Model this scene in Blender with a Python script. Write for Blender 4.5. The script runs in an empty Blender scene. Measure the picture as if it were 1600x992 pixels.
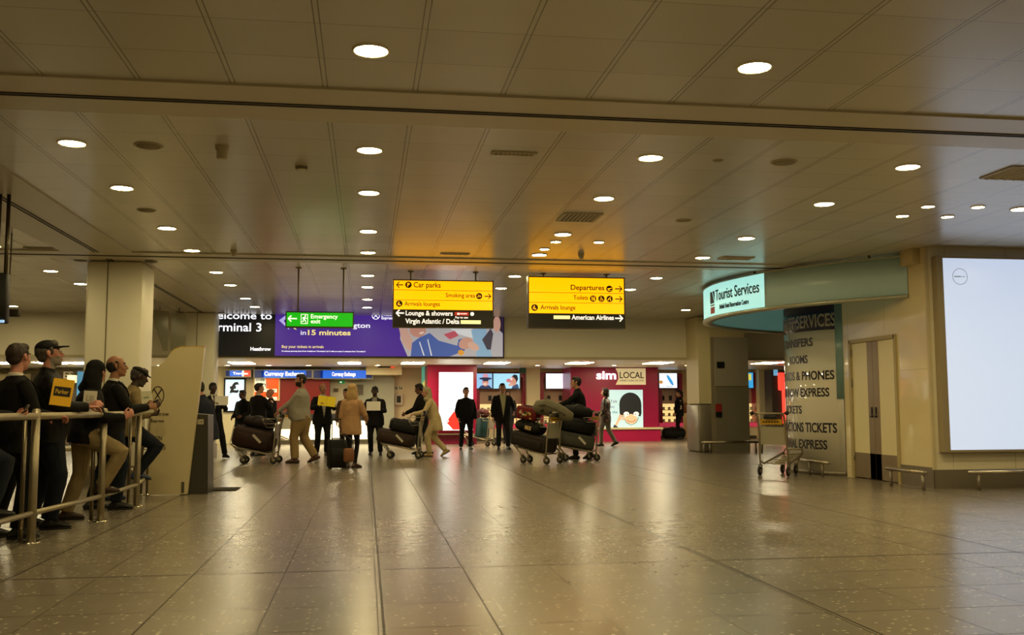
import bpy, math, random
import numpy as np
from mathutils import Vector, Matrix, noise

scene = bpy.context.scene
COL = scene.collection
random.seed(7)

# ------------------------------------------------------------------ camera
FPX, CXP, CYP = 1520.0, 800.0, 496.0          # photograph taken as 1600 x 992
PHI = math.atan(138 / FPX)
TH = math.atan(229 * math.cos(PHI) / FPX)
RHO = 0.003
CAM = Vector((0, 0, 1.2))
F_ = Vector((math.sin(TH) * math.cos(PHI), math.cos(TH) * math.cos(PHI), math.sin(PHI)))
_r = Vector((math.cos(TH), -math.sin(TH), 0)); _u = _r.cross(F_)
R_ = _r * math.cos(RHO) - _u * math.sin(RHO)
U_ = _u * math.cos(RHO) + _r * math.sin(RHO)
cd = bpy.data.cameras.new('camera'); cam = bpy.data.objects.new('camera', cd); COL.objects.link(cam)
cd.sensor_width = 36; cd.lens = FPX / 1600 * 36; cd.clip_start = 0.05; cd.clip_end = 200
m3 = Matrix((R_, U_, -F_)).transposed()
cam.matrix_world = Matrix.Translation(CAM) @ m3.to_4x4()
scene.camera = cam

# ------------------------------------------------------------------ exposure, world
vs = scene.view_settings
vs.view_transform = 'Standard'; vs.look = 'None'; vs.gamma = 1.0; vs.use_curve_mapping = False
vs.exposure = 0.22
LAMP = 112.0                                   # radiance of the downlight diffusers
LAMP_COL = (1.0, 0.80, 0.38)
W = bpy.data.worlds.new('world'); scene.world = W; W.use_nodes = True
W.node_tree.nodes['Background'].inputs[0].default_value = (0.05, 0.045, 0.035, 1)
W.node_tree.nodes['Background'].inputs[1].default_value = 0.3

# ------------------------------------------------------------------ helpers: photograph -> place
def ray(px, py): return R_ * ((px - CXP) / FPX) + U_ * ((CYP - py) / FPX) + F_
def PY(px, py, Y): d = ray(px, py); return CAM + d * (Y / d.y)
def PZ(px, py, z): d = ray(px, py); return CAM + d * ((z - CAM.z) / d.z)
def PX(px, py, X): d = ray(px, py); return CAM + d * (X / d.x)
def project(p):
    v = Vector(p) - CAM
    return (CXP + FPX * v.dot(R_) / v.dot(F_), CYP - FPX * v.dot(U_) / v.dot(F_))

def lin(h):
    h = h.lstrip('#'); o = []
    for i in (0, 2, 4):
        v = int(h[i:i + 2], 16) / 255
        o.append(v / 12.92 if v <= .04045 else ((v + .055) / 1.055) ** 2.4)
    return tuple(o)

# ------------------------------------------------------------------ materials
_mats = {}
def mat(name, col='#808080', rough=.5, metal=0., emit=0., ecol=None, bump=0., bscale=60., vary=0., vscale=6., spec=.5, trans=0., coat=0.):
    if name in _mats: return _mats[name]
    m = bpy.data.materials.new(name); m.use_nodes = True
    nt = m.node_tree; b = nt.nodes['Principled BSDF']
    c = lin(col) if isinstance(col, str) else col
    b.inputs['Base Color'].default_value = (*c, 1)
    b.inputs['Roughness'].default_value = rough
    b.inputs['Metallic'].default_value = metal
    b.inputs['Specular IOR Level'].default_value = spec
    if coat: b.inputs['Coat Weight'].default_value = coat
    if trans: b.inputs['Transmission Weight'].default_value = trans
    if emit:
        e = lin(ecol) if ecol else c
        b.inputs['Emission Color'].default_value = (*e, 1)
        b.inputs['Emission Strength'].default_value = emit
    tc = nt.nodes.new('ShaderNodeTexCoord')
    if bump:
        n = nt.nodes.new('ShaderNodeTexNoise'); n.inputs['Scale'].default_value = bscale; n.inputs['Detail'].default_value = 4
        bp = nt.nodes.new('ShaderNodeBump'); bp.inputs['Strength'].default_value = bump; bp.inputs['Distance'].default_value = .01
        nt.links.new(tc.outputs['Object'], n.inputs['Vector']); nt.links.new(n.outputs['Fac'], bp.inputs['Height'])
        nt.links.new(bp.outputs['Normal'], b.inputs['Normal'])
    if vary:
        n = nt.nodes.new('ShaderNodeTexNoise'); n.inputs['Scale'].default_value = vscale; n.inputs['Detail'].default_value = 6
        nt.links.new(tc.outputs['Object'], n.inputs['Vector'])
        mx = nt.nodes.new('ShaderNodeMix'); mx.data_type = 'RGBA'
        mx.inputs[6].default_value = (*[x * (1 - vary) for x in c], 1)
        mx.inputs[7].default_value = (*[min(1, x * (1 + vary)) for x in c], 1)
        nt.links.new(n.outputs['Fac'], mx.inputs[0]); nt.links.new(mx.outputs[2], b.inputs['Base Color'])
    _mats[name] = m
    return m

def cloth(col, name=None, rough=.85, bump=.35):
    return mat(name or 'cloth_' + col.strip('#'), col, rough, bump=bump, bscale=45, vary=.18, vscale=9, spec=.25)

# ------------------------------------------------------------------ mesh builder
class MB:
    def __init__(s): s.v = []; s.f = []; s.m = []; s.sm = []; s.cur = 0; s.smooth = True; s.mats = []
    def use(s, m, smooth=None):
        if m not in s.mats: s.mats.append(m)
        s.cur = s.mats.index(m)
        if smooth is not None: s.smooth = smooth
        return s
    def add(s, vs_, fs, smooth=None):
        o = len(s.v); s.v.extend([Vector(v) for v in vs_])
        for f in fs:
            s.f.append([o + i for i in f]); s.m.append(s.cur); s.sm.append(s.smooth if smooth is None else smooth)
    def box(s, c, d, rot=None, M=None):
        c = Vector(c); h = Vector(d) / 2; vv = []
        for x in (-1, 1):
            for y in (-1, 1):
                for z in (-1, 1):
                    p = Vector((x * h.x, y * h.y, z * h.z))
                    if rot is not None: p = rot @ p
                    p = p + c
                    vv.append(M @ p if M else p)
        s.add(vv, [(0, 1, 3, 2), (4, 6, 7, 5), (0, 4, 5, 1), (2, 3, 7, 6), (0, 2, 6, 4), (1, 5, 7, 3)], False)
    def bounds(s, x0, x1, y0, y1, z0, z1): s.box(((x0 + x1) / 2, (y0 + y1) / 2, (z0 + z1) / 2), (abs(x1 - x0), abs(y1 - y0), abs(z1 - z0)))
    def rbox(s, c, d, r, rot=None, k=3):
        """box with rounded edges"""
        c = Vector(c); h = Vector(d) / 2; r = min(r, min(h) * .999)
        nu, nv = 4 * k, 2 * k; vv = []; ff = []
        for j in range(nv):
            t = math.pi * (j + .0) / (nv - 1)
            for i in range(nu):
                a = 2 * math.pi * (i + .5) / nu
                n = Vector((math.sin(t) * math.cos(a), math.sin(t) * math.sin(a), math.cos(t)))
                p = Vector((n.x * r + math.copysign(h.x - r, math.cos(a)), n.y * r + math.copysign(h.y - r, math.sin(a)),
                            n.z * r + (h.z - r) * (1 if j < k else -1)))
                if rot is not None: p = rot @ p
                vv.append(p + c)
        for j in range(nv - 1):
            for i in range(nu):
                ff.append((j * nu + i, (j + 1) * nu + i, (j + 1) * nu + (i + 1) % nu, j * nu + (i + 1) % nu))
        ff.append(tuple(range(nu))); ff.append(tuple(range((nv - 1) * nu, nv * nu))[::-1])
        s.add(vv, ff, True)
    def ell(s, c, rad, rot=None, nu=14, nv=9):
        c = Vector(c); rad = (rad,) * 3 if not hasattr(rad, '__len__') else rad
        vv = []; ff = []
        for j in range(1, nv):
            t = math.pi * j / nv
            for i in range(nu):
                a = 2 * math.pi * i / nu
                p = Vector((rad[0] * math.sin(t) * math.cos(a), rad[1] * math.sin(t) * math.sin(a), rad[2] * math.cos(t)))
                vv.append((rot @ p if rot is not None else p) + c)
        top = len(vv); p = Vector((0, 0, rad[2])); vv.append((rot @ p if rot is not None else p) + c); vv.append((rot @ -p if rot is not None else -p) + c)
        for j in range(nv - 2):
            for i in range(nu):
                ff.append((j * nu + i, (j + 1) * nu + i, (j + 1) * nu + (i + 1) % nu, j * nu + (i + 1) % nu))
        for i in range(nu):
            ff.append((top, i, (i + 1) % nu)); b = (nv - 2) * nu
            ff.append((top + 1, b + (i + 1) % nu, b + i))
        s.add(vv, ff, True)
    def loft(s, pts, rad, hint=(1, 0, 0), n=14, cap=.6, closed=False):
        """tube through pts; rad = r or (rx, ry), rx along the hint direction; cap rounds the ends (0 flat)"""
        pts = [Vector(p) for p in pts]; rad = [(r, r) if not hasattr(r, '__len__') else r for r in rad]
        rings = []
        N = len(pts); hv = Vector(hint); T = []
        for i in range(N):
            if closed: t = pts[(i + 1) % N] - pts[i - 1]
            else: t = pts[min(i + 1, N - 1)] - pts[max(i - 1, 0)]
            T.append(t.normalized() if t.length > 1e-9 else Vector((0, 0, 1)))
        seq = [(pts[i], T[i], rad[i]) for i in range(N)]
        if cap and not closed:
            def ends(p, t, r, sg):
                m = min(r) * cap * sg
                return [(p + t * m * .55, t, (r[0] * .85, r[1] * .85)), (p + t * m * .9, t, (r[0] * .5, r[1] * .5))]
            e = ends(*seq[0], -1); seq = [e[1], e[0]] + seq
            seq = seq + ends(*seq[-1], 1)
        vv = []; ff = []
        prev = None
        for p, t, r in seq:
            x = hv - t * hv.dot(t)
            if x.length < .15: x = (prev if prev is not None else t.orthogonal()); x = x - t * x.dot(t)
            x.normalize(); prev = x; y = t.cross(x)
            for i in range(n):
                a = 2 * math.pi * i / n
                vv.append(p + x * r[0] * math.cos(a) + y * r[1] * math.sin(a))
        L = len(seq)
        for j in range(L if closed else L - 1):
            for i in range(n):
                ff.append((j * n + i, j * n + (i + 1) % n, ((j + 1) % L) * n + (i + 1) % n, ((j + 1) % L) * n + i))
        if not closed:
            ff.append(tuple(range(n))[::-1]); ff.append(tuple(range((L - 1) * n, L * n)))
        s.add(vv, ff)
    def tube(s, pts, r, n=10, closed=False): s.loft(pts, [r] * len(pts), n=n, cap=.0, closed=closed, hint=(.31, .77, .55))
    def cyl(s, p0, p1, r0, r1=None, n=20): s.loft([p0, p1], [r0, r0 if r1 is None else r1], n=n, cap=0, hint=(.31, .77, .55))
    def lathe(s, prof, c=(0, 0, 0), n=24, axis='z', M=None):
        vv = []; ff = []; c = Vector(c)
        for r, h in prof:
            for i in range(n):
                a = 2 * math.pi * i / n
                p = {'z': Vector((r * math.cos(a), r * math.sin(a), h)), 'x': Vector((h, r * math.cos(a), r * math.sin(a))),
                     'y': Vector((r * math.sin(a), h, r * math.cos(a)))}[axis] + c
                vv.append(M @ p if M else p)
        for j in range(len(prof) - 1):
            for i in range(n):
                ff.append((j * n + i, j * n + (i + 1) % n, (j + 1) * n + (i + 1) % n, (j + 1) * n + i))
        s.add(vv, ff)
    def prism(s, poly, fr, th):
        """2-D outline extruded: fr = (origin, xdir, ydir), th along -normal"""
        o, x, y = [Vector(a) for a in fr]; nrm = x.cross(y).normalized(); n = len(poly)
        a = [o + x * p[0] + y * p[1] for p in poly]; b = [p - nrm * th for p in a]
        ff = [tuple(range(n)), tuple(range(2 * n - 1, n - 1, -1))] + [(i, i + n, (i + 1) % n + n, (i + 1) % n) for i in range(n)]
        s.add(a + b, ff, False)
    def rect(s, x0, y0, x1, y1, fr, th): s.prism([(x0, y0), (x1, y0), (x1, y1), (x0, y1)], fr, th)
    def ellipse(s, cx, cy, rx, ry, fr, th, n=28, rot=0.): 
        cr, sr = math.cos(rot), math.sin(rot)
        s.prism([(cx + rx * math.cos(2 * math.pi * i / n) * cr - ry * math.sin(2 * math.pi * i / n) * sr,
                  cy + rx * math.cos(2 * math.pi * i / n) * sr + ry * math.sin(2 * math.pi * i / n) * cr) for i in range(n)], fr, th)
    def stroke(s, pts, w, fr, th, closed=False):
        """flat line of width w through 2-D points"""
        P = [Vector(p).to_2d() for p in pts]; N = len(P); A = []; B = []
        for i in range(N):
            d = (P[(i + 1) % N] - P[i - 1]) if closed else (P[min(i + 1, N - 1)] - P[max(i - 1, 0)])
            d.normalize(); q = Vector((-d.y, d.x)) * w / 2
            A.append(P[i] + q); B.append(P[i] - q)
        for i in range(N if closed else N - 1):
            j = (i + 1) % N
            s.prism([A[i], B[i], B[j], A[j]], fr, th)
    def text(s, body, x, y, h, fr, th, width=None, align='l', bold=0., bend=None):
        """lettering: baseline at y, cap height h, optional fitted width"""
        V, Fs = glyphs(body, bold)
        if not V: return
        xs = [v[0] for v in V]; w0 = max(xs) - min(xs); mn = min(xs)
        sy = h / CAPH; sx = sy if width is None else width / w0
        W_ = w0 * sx; off = {'l': 0, 'c': -W_ / 2, 'r': -W_}[align]
        o, X, Y = [Vector(a) for a in fr]; nrm = X.cross(Y).normalized()
        P = [(x + off + (v[0] - mn) * sx, y + v[1] * sy, (v[2] - .5) * 2) for v in V]
        if bend: vv = [bend(p[0], p[1], p[2]) for p in P]
        else: vv = [o + X * p[0] + Y * p[1] + nrm * (th * (p[2] - 1) / 2) for p in P]
        s.add(vv, Fs, False)
    def mesh(s, name, M=None):
        me = bpy.data.meshes.new(name)
        vv = [tuple(M @ v) for v in s.v] if M else [tuple(v) for v in s.v]
        me.from_pydata(vv, [], s.f)
        for m in s.mats: me.materials.append(m)
        if s.f:
            me.polygons.foreach_set('material_index', s.m); me.polygons.foreach_set('use_smooth', s.sm)
        me.update()
        return me

_gl = {}
CAPH = .7
def glyphs(body, bold):
    """letters as closed slabs (z 0..1), from the font built into Blender"""
    k = (body, bold)
    if k in _gl: return _gl[k]
    cu = bpy.data.curves.new('t', 'FONT'); cu.body = body; cu.size = 1; cu.extrude = .5; cu.offset = bold; cu.resolution_u = 3
    o = bpy.data.objects.new('t', cu); COL.objects.link(o)
    dg = bpy.context.evaluated_depsgraph_get(); me = bpy.data.meshes.new_from_object(o.evaluated_get(dg))
    V = [(v.co.x, v.co.y, v.co.z + .5) for v in me.vertices]; Fs = [tuple(p.vertices) for p in me.polygons]
    bpy.data.objects.remove(o); bpy.data.curves.remove(cu); bpy.data.meshes.remove(me)
    _gl[k] = (V, Fs)
    return _gl[k]

# ------------------------------------------------------------------ scene objects
class _Root(dict):
    def __missing__(s, k): return Matrix.Identity(4)
ROOT = _Root()
def tag(o, label, cat, group=None, kind=None):
    if label: o['label'] = label
    if cat: o['category'] = cat
    if group: o['group'] = group
    if kind: o['kind'] = kind
    return o
def thing(name, label, cat, loc=(0, 0, 0), rz=0., group=None):
    o = bpy.data.objects.new(name, None); COL.objects.link(o)
    o.empty_display_size = .1
    o.location = loc; o.rotation_euler = (0, 0, rz)
    ROOT[o.name] = Matrix.Translation(Vector(loc)) @ Matrix.Rotation(rz, 4, 'Z')
    return tag(o, label, cat, group)
def obj(name, mb, parent=None, m=None, world=False, label=None):
    """ONE mesh object; world=True: vertices are given in world space"""
    if m is not None and not mb.mats: mb.mats.append(m)
    M = ROOT[parent.name].inverted() if (parent and world) else None
    me = mb.mesh(name, M)
    o = bpy.data.objects.new(name, me); COL.objects.link(o)
    if parent: o.parent = parent; ROOT[o.name] = ROOT[parent.name]
    if label: o['label'] = label
    return o
def single(name, mb, label, cat, group=None, loc=None):
    """a thing that is one mesh, vertices in world space; its origin goes to the base"""
    if loc is None:
        a = np.array([tuple(v) for v in mb.v]); loc = ((a[:, 0].min() + a[:, 0].max()) / 2, (a[:, 1].min() + a[:, 1].max()) / 2, a[:, 2].min())
    L = Vector(loc); me = mb.mesh(name, Matrix.Translation(-L))
    o = bpy.data.objects.new(name, me); COL.objects.link(o); o.location = L; ROOT[o.name] = Matrix.Translation(L)
    return tag(o, label, cat, group)
def struct(name, mb, label=None):
    o = obj(name, mb); o['kind'] = 'structure'
    if label: o['label'] = label
    return o
_dups = {}
def copy_tree(root, loc, rz, label=None, group=None):
    r = root.copy(); COL.objects.link(r); r.location = loc; r.rotation_euler = (0, 0, rz)
    ROOT[r.name] = Matrix.Translation(Vector(loc)) @ Matrix.Rotation(rz, 4, 'Z')
    if label: r['label'] = label
    if group: r['group'] = group
    for ch in [o for o in bpy.data.objects if o.parent == root]:
        c = ch.copy(); COL.objects.link(c); c.parent = r; ROOT[c.name] = ROOT[r.name]
        for g in [o for o in bpy.data.objects if o.parent == ch]:
            d = g.copy(); COL.objects.link(d); d.parent = c; ROOT[d.name] = ROOT[r.name]
    return r
def FR(o, x=(1, 0, 0), y=(0, 0, 1)): return (Vector(o), Vector(x), Vector(y))

# ------------------------------------------------------------------ setting: materials with joints
def nmath(nt, op, a, b=None, c=None):
    n = nt.nodes.new('ShaderNodeMath'); n.operation = op
    for i, v in enumerate((a, b, c)):
        if v is None: continue
        if isinstance(v, (int, float)): n.inputs[i].default_value = v
        else: nt.links.new(v, n.inputs[i])
    return n.outputs[0]
def line_mask(nt, coord, off, sp, hw):
    a = nmath(nt, 'SUBTRACT', coord, off); a = nmath(nt, 'DIVIDE', a, sp); a = nmath(nt, 'ADD', a, .5)
    a = nmath(nt, 'FRACT', a); a = nmath(nt, 'SUBTRACT', a, .5); a = nmath(nt, 'ABSOLUTE', a)
    return nmath(nt, 'LESS_THAN', nmath(nt, 'MULTIPLY', a, sp), hw)
def mixc(nt, fac, a, b):
    n = nt.nodes.new('ShaderNodeMix'); n.data_type = 'RGBA'
    if isinstance(fac, (int, float)): n.inputs[0].default_value = fac
    else: nt.links.new(fac, n.inputs[0])
    for i, v in ((6, a), (7, b)):
        if isinstance(v, tuple): n.inputs[i].default_value = (*v, 1) if len(v) == 3 else v
        else: nt.links.new(v, n.inputs[i])
    return n.outputs[2]
def base_mat(name, col, rough):
    m = bpy.data.materials.new(name); m.use_nodes = True; nt = m.node_tree; b = nt.nodes['Principled BSDF']
    b.inputs['Roughness'].default_value = rough; b.inputs['Base Color'].default_value = (*col, 1)
    tc = nt.nodes.new('ShaderNodeTexCoord'); sx = nt.nodes.new('ShaderNodeSeparateXYZ'); nt.links.new(tc.outputs['Object'], sx.inputs[0])
    return m, nt, b, tc, sx

def floor_material():
    m, nt, b, tc, sx = base_mat('terrazzo', (0, 0, 0), .13)
    n = nt.nodes.new('ShaderNodeTexNoise'); n.inputs['Scale'].default_value = 1.4; n.inputs['Detail'].default_value = 5
    nt.links.new(tc.outputs['Object'], n.inputs['Vector'])
    c = mixc(nt, n.outputs['Fac'], (.168, .14, .106), (.262, .225, .174))
    v = nt.nodes.new('ShaderNodeTexVoronoi'); v.inputs['Scale'].default_value = 26
    nt.links.new(tc.outputs['Object'], v.inputs['Vector'])
    sp = nt.nodes.new('ShaderNodeSeparateColor'); nt.links.new(v.outputs['Color'], sp.inputs[0])
    d = nmath(nt, 'LESS_THAN', v.outputs['Distance'], .3)
    c = mixc(nt, nmath(nt, 'MULTIPLY', nmath(nt, 'MULTIPLY', nmath(nt, 'GREATER_THAN', sp.outputs[0], .8), d), .75), c, (.66, .6, .47))
    c = mixc(nt, nmath(nt, 'MULTIPLY', nmath(nt, 'MULTIPLY', nmath(nt, 'LESS_THAN', sp.outputs[0], .22), d), .6), c, (.2, .16, .1))
    ix = nmath(nt, 'FLOOR', nmath(nt, 'DIVIDE', nmath(nt, 'SUBTRACT', sx.outputs[0], .08), .645))
    iy = nmath(nt, 'FLOOR', nmath(nt, 'DIVIDE', nmath(nt, 'SUBTRACT', sx.outputs[1], 7.38), .645))
    wn = nt.nodes.new('ShaderNodeTexWhiteNoise'); wn.noise_dimensions = '2D'
    cb = nt.nodes.new('ShaderNodeCombineXYZ'); nt.links.new(ix, cb.inputs[0]); nt.links.new(iy, cb.inputs[1]); nt.links.new(cb.outputs[0], wn.inputs['Vector'])
    t = nmath(nt, 'ADD', nmath(nt, 'MULTIPLY', wn.outputs['Value'], .13), .93)
    hsv = nt.nodes.new('ShaderNodeHueSaturation'); nt.links.new(c, hsv.inputs['Color']); nt.links.new(t, hsv.inputs['Value'])
    fine = nmath(nt, 'MAXIMUM', line_mask(nt, sx.outputs[0], .08, .645, .0035), line_mask(nt, sx.outputs[1], 7.38, .645, .006))
    bold = nmath(nt, 'MAXIMUM', line_mask(nt, sx.outputs[0], 2.69, 2.58, .008), line_mask(nt, sx.outputs[1], 7.38, 7.74, .014))
    bold = nmath(nt, 'MAXIMUM', bold, line_mask(nt, sx.outputs[0], -1.21, 1.935, .005))
    k = nmath(nt, 'MAXIMUM', nmath(nt, 'MULTIPLY', fine, .8), nmath(nt, 'MULTIPLY', bold, .9))
    nt.links.new(mixc(nt, k, hsv.outputs['Color'], (.03, .022, .014)), b.inputs['Base Color'])
    n2 = nt.nodes.new('ShaderNodeTexNoise'); n2.inputs['Scale'].default_value = 9; n2.inputs['Detail'].default_value = 3
    nt.links.new(tc.outputs['Object'], n2.inputs['Vector'])
    r = nmath(nt, 'ADD', nmath(nt, 'MULTIPLY', n2.outputs['Fac'], .12), .19)
    nt.links.new(nmath(nt, 'ADD', r, nmath(nt, 'MULTIPLY', k, .1)), b.inputs['Roughness'])
    nt.links.new(nmath(nt, 'MULTIPLY', nmath(nt, 'SUBTRACT', 1.0, k), .4), b.inputs['Specular IOR Level'])
    bp = nt.nodes.new('ShaderNodeBump'); bp.inputs['Strength'].default_value = .025; bp.inputs['Distance'].default_value = .02
    n3 = nt.nodes.new('ShaderNodeTexNoise'); n3.inputs['Scale'].default_value = 3.5; n3.inputs['Detail'].default_value = 1
    nt.links.new(tc.outputs['Object'], n3.inputs['Vector']); nt.links.new(n3.outputs['Fac'], bp.inputs['Height']); nt.links.new(bp.outputs['Normal'], b.inputs['Normal'])
    return m
def ceiling_material(name, xoff, yoff):
    m, nt, b, tc, sx = base_mat(name, (0, 0, 0), .27); b.inputs['Specular IOR Level'].default_value = .9
    ix = nmath(nt, 'FLOOR', nmath(nt, 'DIVIDE', nmath(nt, 'SUBTRACT', sx.outputs[0], xoff), .6475))
    iy = nmath(nt, 'FLOOR', nmath(nt, 'DIVIDE', nmath(nt, 'SUBTRACT', sx.outputs[1], yoff), .595))
    wn = nt.nodes.new('ShaderNodeTexWhiteNoise'); wn.noise_dimensions = '2D'
    cb = nt.nodes.new('ShaderNodeCombineXYZ'); nt.links.new(ix, cb.inputs[0]); nt.links.new(iy, cb.inputs[1]); nt.links.new(cb.outputs[0], wn.inputs['Vector'])
    c = mixc(nt, wn.outputs['Value'], (.60, .57, .485), (.66, .63, .545))
    l = nmath(nt, 'MAXIMUM', line_mask(nt, sx.outputs[0], xoff - .017, .6475, .004), line_mask(nt, sx.outputs[0], xoff + .017, .6475, .004))
    l = nmath(nt, 'MAXIMUM', nmath(nt, 'MULTIPLY', l, .85), nmath(nt, 'MULTIPLY', line_mask(nt, sx.outputs[1], yoff, .595, .0035), .6))
    nt.links.new(mixc(nt, l, c, (.12, .10, .06)), b.inputs['Base Color'])
    return m
def panel_material(name, col, rough, gx, gz, axis=0, coat=0.):
    """wall cladding with thin joints; gx, gz = (offset, spacing)"""
    m, nt, b, tc, sx = base_mat(name, (0, 0, 0), rough)
    l = line_mask(nt, sx.outputs[axis], gx[0], gx[1], .004)
    if gz: l = nmath(nt, 'MAXIMUM', l, line_mask(nt, sx.outputs[2], gz[0], gz[1], .003))
    n = nt.nodes.new('ShaderNodeTexNoise'); n.inputs['Scale'].default_value = 2.5; n.inputs['Detail'].default_value = 7
    nt.links.new(tc.outputs['Object'], n.inputs['Vector'])
    c0 = lin(col); c = mixc(nt, n.outputs['Fac'], tuple(x * .92 for x in c0), tuple(min(1, x * 1.06) for x in c0))
    nt.links.new(mixc(nt, nmath(nt, 'MULTIPLY', l, .6), c, tuple(x * .35 for x in c0)), b.inputs['Base Color'])
    if coat: b.inputs['Coat Weight'].default_value = coat
    return m

STEEL = mat('brushed_steel', '#b4aa98', .28, 1., bump=.05, bscale=200)
CHROME = mat('chrome', '#d2cab8', .14, 1.)
DSTEEL = mat('dark_steel', '#8a8070', .4, .45, bump=.04, bscale=120)
BLACK = mat('black_plastic', '#15130f', .45)
RUBBER = mat('rubber', '#1c1a17', .7)
CREAM = mat('cream_paint', '#d9cfae', .5, vary=.04, vscale=2)
SLOT = mat('slot_black', '#171208', .6)
BAND = mat('ceiling_band', '#d2c8ae', .36)
GLASSW = mat('white_card', '#e6e2d6', .6)

# ------------------------------------------------------------------ floor, ceiling, beams
CZ = 3.5
b = MB().use(floor_material(), False); b.add([(-16, -7, 0), (20, -7, 0), (20, 42, 0), (-16, 42, 0)], [(0, 1, 2, 3)])
b.add([(-16, -7, -.1), (20, -7, -.1), (20, 42, -.1), (-16, 42, -.1)], [(3, 2, 1, 0)]); struct('floor', b)
for nm, y0, y1, yo in (('ceiling_front', -7, 6.98, 6.98), ('ceiling_middle', 7.80, 14.98, 7.80), ('ceiling_rear', 15.66, 25.1, 15.66)):
    b = MB().use(ceiling_material(nm + '_tiles', .334, yo), False); b.bounds(-16, 20, y0, y1, CZ, CZ + .1); struct(nm, b)
def beam(nm, x0, x1, y0, y1, along):
    b = MB().use(BAND, False); b.bounds(x0, x1, y0, y1, CZ - .018, CZ + .1)
    o = struct(nm, b)
    s = MB().use(SLOT, False)
    mx, my = (x0 + x1) / 2, (y0 + y1) / 2
    for d in (-.035, .015):
        if along == 'x': s.bounds(x0, x1, my + d, my + d + .022, CZ - .024, CZ - .0175)
        else: s.bounds(mx + d, mx + d + .022, y0, y1, CZ - .024, CZ - .0175)
    g = obj('linear_slot', s, o)
beam('beam_front', -16, 20, 6.98, 7.80, 'x')
beam('beam_rear', -16, 20, 14.98, 15.66, 'x')
beam('beam_side', -4.46, -3.46, 7.80, 14.98, 'y')
beam('beam_side_rear', -4.46, -3.46, 15.66, 25.0, 'y')

# ------------------------------------------------------------------ outer walls (mostly out of view) and bulkhead
WALLM = mat('wall_paint', '#e6dfc6', .55, vary=.05, vscale=1.5)
b = MB().use(WALLM, False); b.bounds(-16.2, -16, -7, 42, 0, CZ); struct('wall_left', b)
b = MB().use(WALLM, False); b.bounds(20, 20.2, -7, 42, 0, CZ); struct('wall_right_far', b)
b = MB().use(WALLM, False); b.bounds(-16, 20, -7.2, -7, 0, CZ); struct('wall_front', b)
b = MB().use(WALLM, False); b.bounds(-16, 20, 41.8, 42, 0, CZ); struct('wall_back', b)
BH_Y = 25.0
b = MB().use(mat('bulkhead_paint', '#f7f1de', .5, vary=.03, vscale=1), False)
b.bounds(-16, 20, BH_Y, BH_Y + .25, 2.44, CZ); struct('wall_bulkhead', b)
b = MB().use(mat('bulkhead_trim', '#cfc4a2', .4), False); b.bounds(-16, 20, BH_Y - .03, BH_Y + .0, 2.40, 2.47); struct('trim_bulkhead', b)
b = MB().use(mat('soffit_paint', '#ece6d4', .4), False); b.bounds(-16, 20, BH_Y + .25, 41.8, 2.5, 2.62); struct('ceiling_soffit', b)

# ------------------------------------------------------------------ pillars on the left
PILM = mat('pillar_paint', '#f6f0da', .45, vary=.03, vscale=2)
def pillar(nm, x0, x1, y0, y1, seam):
    b = MB().use(PILM); b.rbox(((x0 + x1) / 2, (y0 + y1) / 2, CZ / 2 - .012), (x1 - x0, y1 - y0, CZ - .024), .05)
    o = struct(nm, b)
    s = MB().use(mat('seam', '#6d6142', .7), False); s.bounds(seam - .006, seam + .006, y0 - .003, y0 + .01, .3, CZ - .03); obj('seam', s, o)
    s = MB().use(DSTEEL, False); s.bounds(x0 - .012, x1 + .012, y0 - .012, y1 + .012, 0, .3); obj('kick_plate', s, o)
    for sx_ in (x0 - .11, x1 + .11):
        v = MB().use(mat('vent_brown', '#6d6040', .6)); v.lathe([(0, -.012), (.09, -.01), (.1, 0)], (sx_, y0 + .06, CZ - .018)); obj('bracket_plate', v, o)  # plain brown plate on the ceiling at each side of the pillar head
pillar('pillar_near', -4.32, -3.48, 15.82, 16.7, -4.0)
pillar('pillar_far', -4.36, -3.62, 24.3, 24.95, -4.05)

# ------------------------------------------------------------------ right-hand wall block
MARBLE = panel_material('cream_stone', '#e6d6a8', .12, (13.02, 1.19), (1.72, 1.55), 1, .4)
MARBLEF = panel_material('cream_stone_front', '#e2d8bc', .2, (8.35, .98), (.5, 2.72), 0, .2)
XW, YW = 8.05, 13.0
yd0, yd1 = PX(1402, 600, XW).y, PX(1331, 600, XW).y          # door jambs
b = MB().use(MARBLE, False)
b.bounds(XW, XW + .2, YW + .02, yd0, .0, CZ); b.bounds(XW, XW + .2, yd0, yd1, 2.25, CZ); b.bounds(XW, XW + .2, yd1, yd1 + .26, 0, CZ)
struct('wall_right', b)
b = MB().use(MARBLEF, False); b.bounds(XW + .006, 20, YW, YW + .2, 0, CZ); struct('wall_right_front', b)
b = MB().use(DSTEEL, False); b.bounds(XW - .012, XW, YW - .012, yd0, 0, .3); struct('baseboard_right', b)
b = MB().use(DSTEEL, False); b.bounds(XW - .012, 20, YW - .012, YW, 0, .27); struct('baseboard_front', b)
b = MB().use(mat('corner_trim', '#c9ba94', .45), False); b.bounds(XW - .014, XW + .03, YW - .014, YW + .03, .27, CZ); struct('trim_corner', b)
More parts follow.
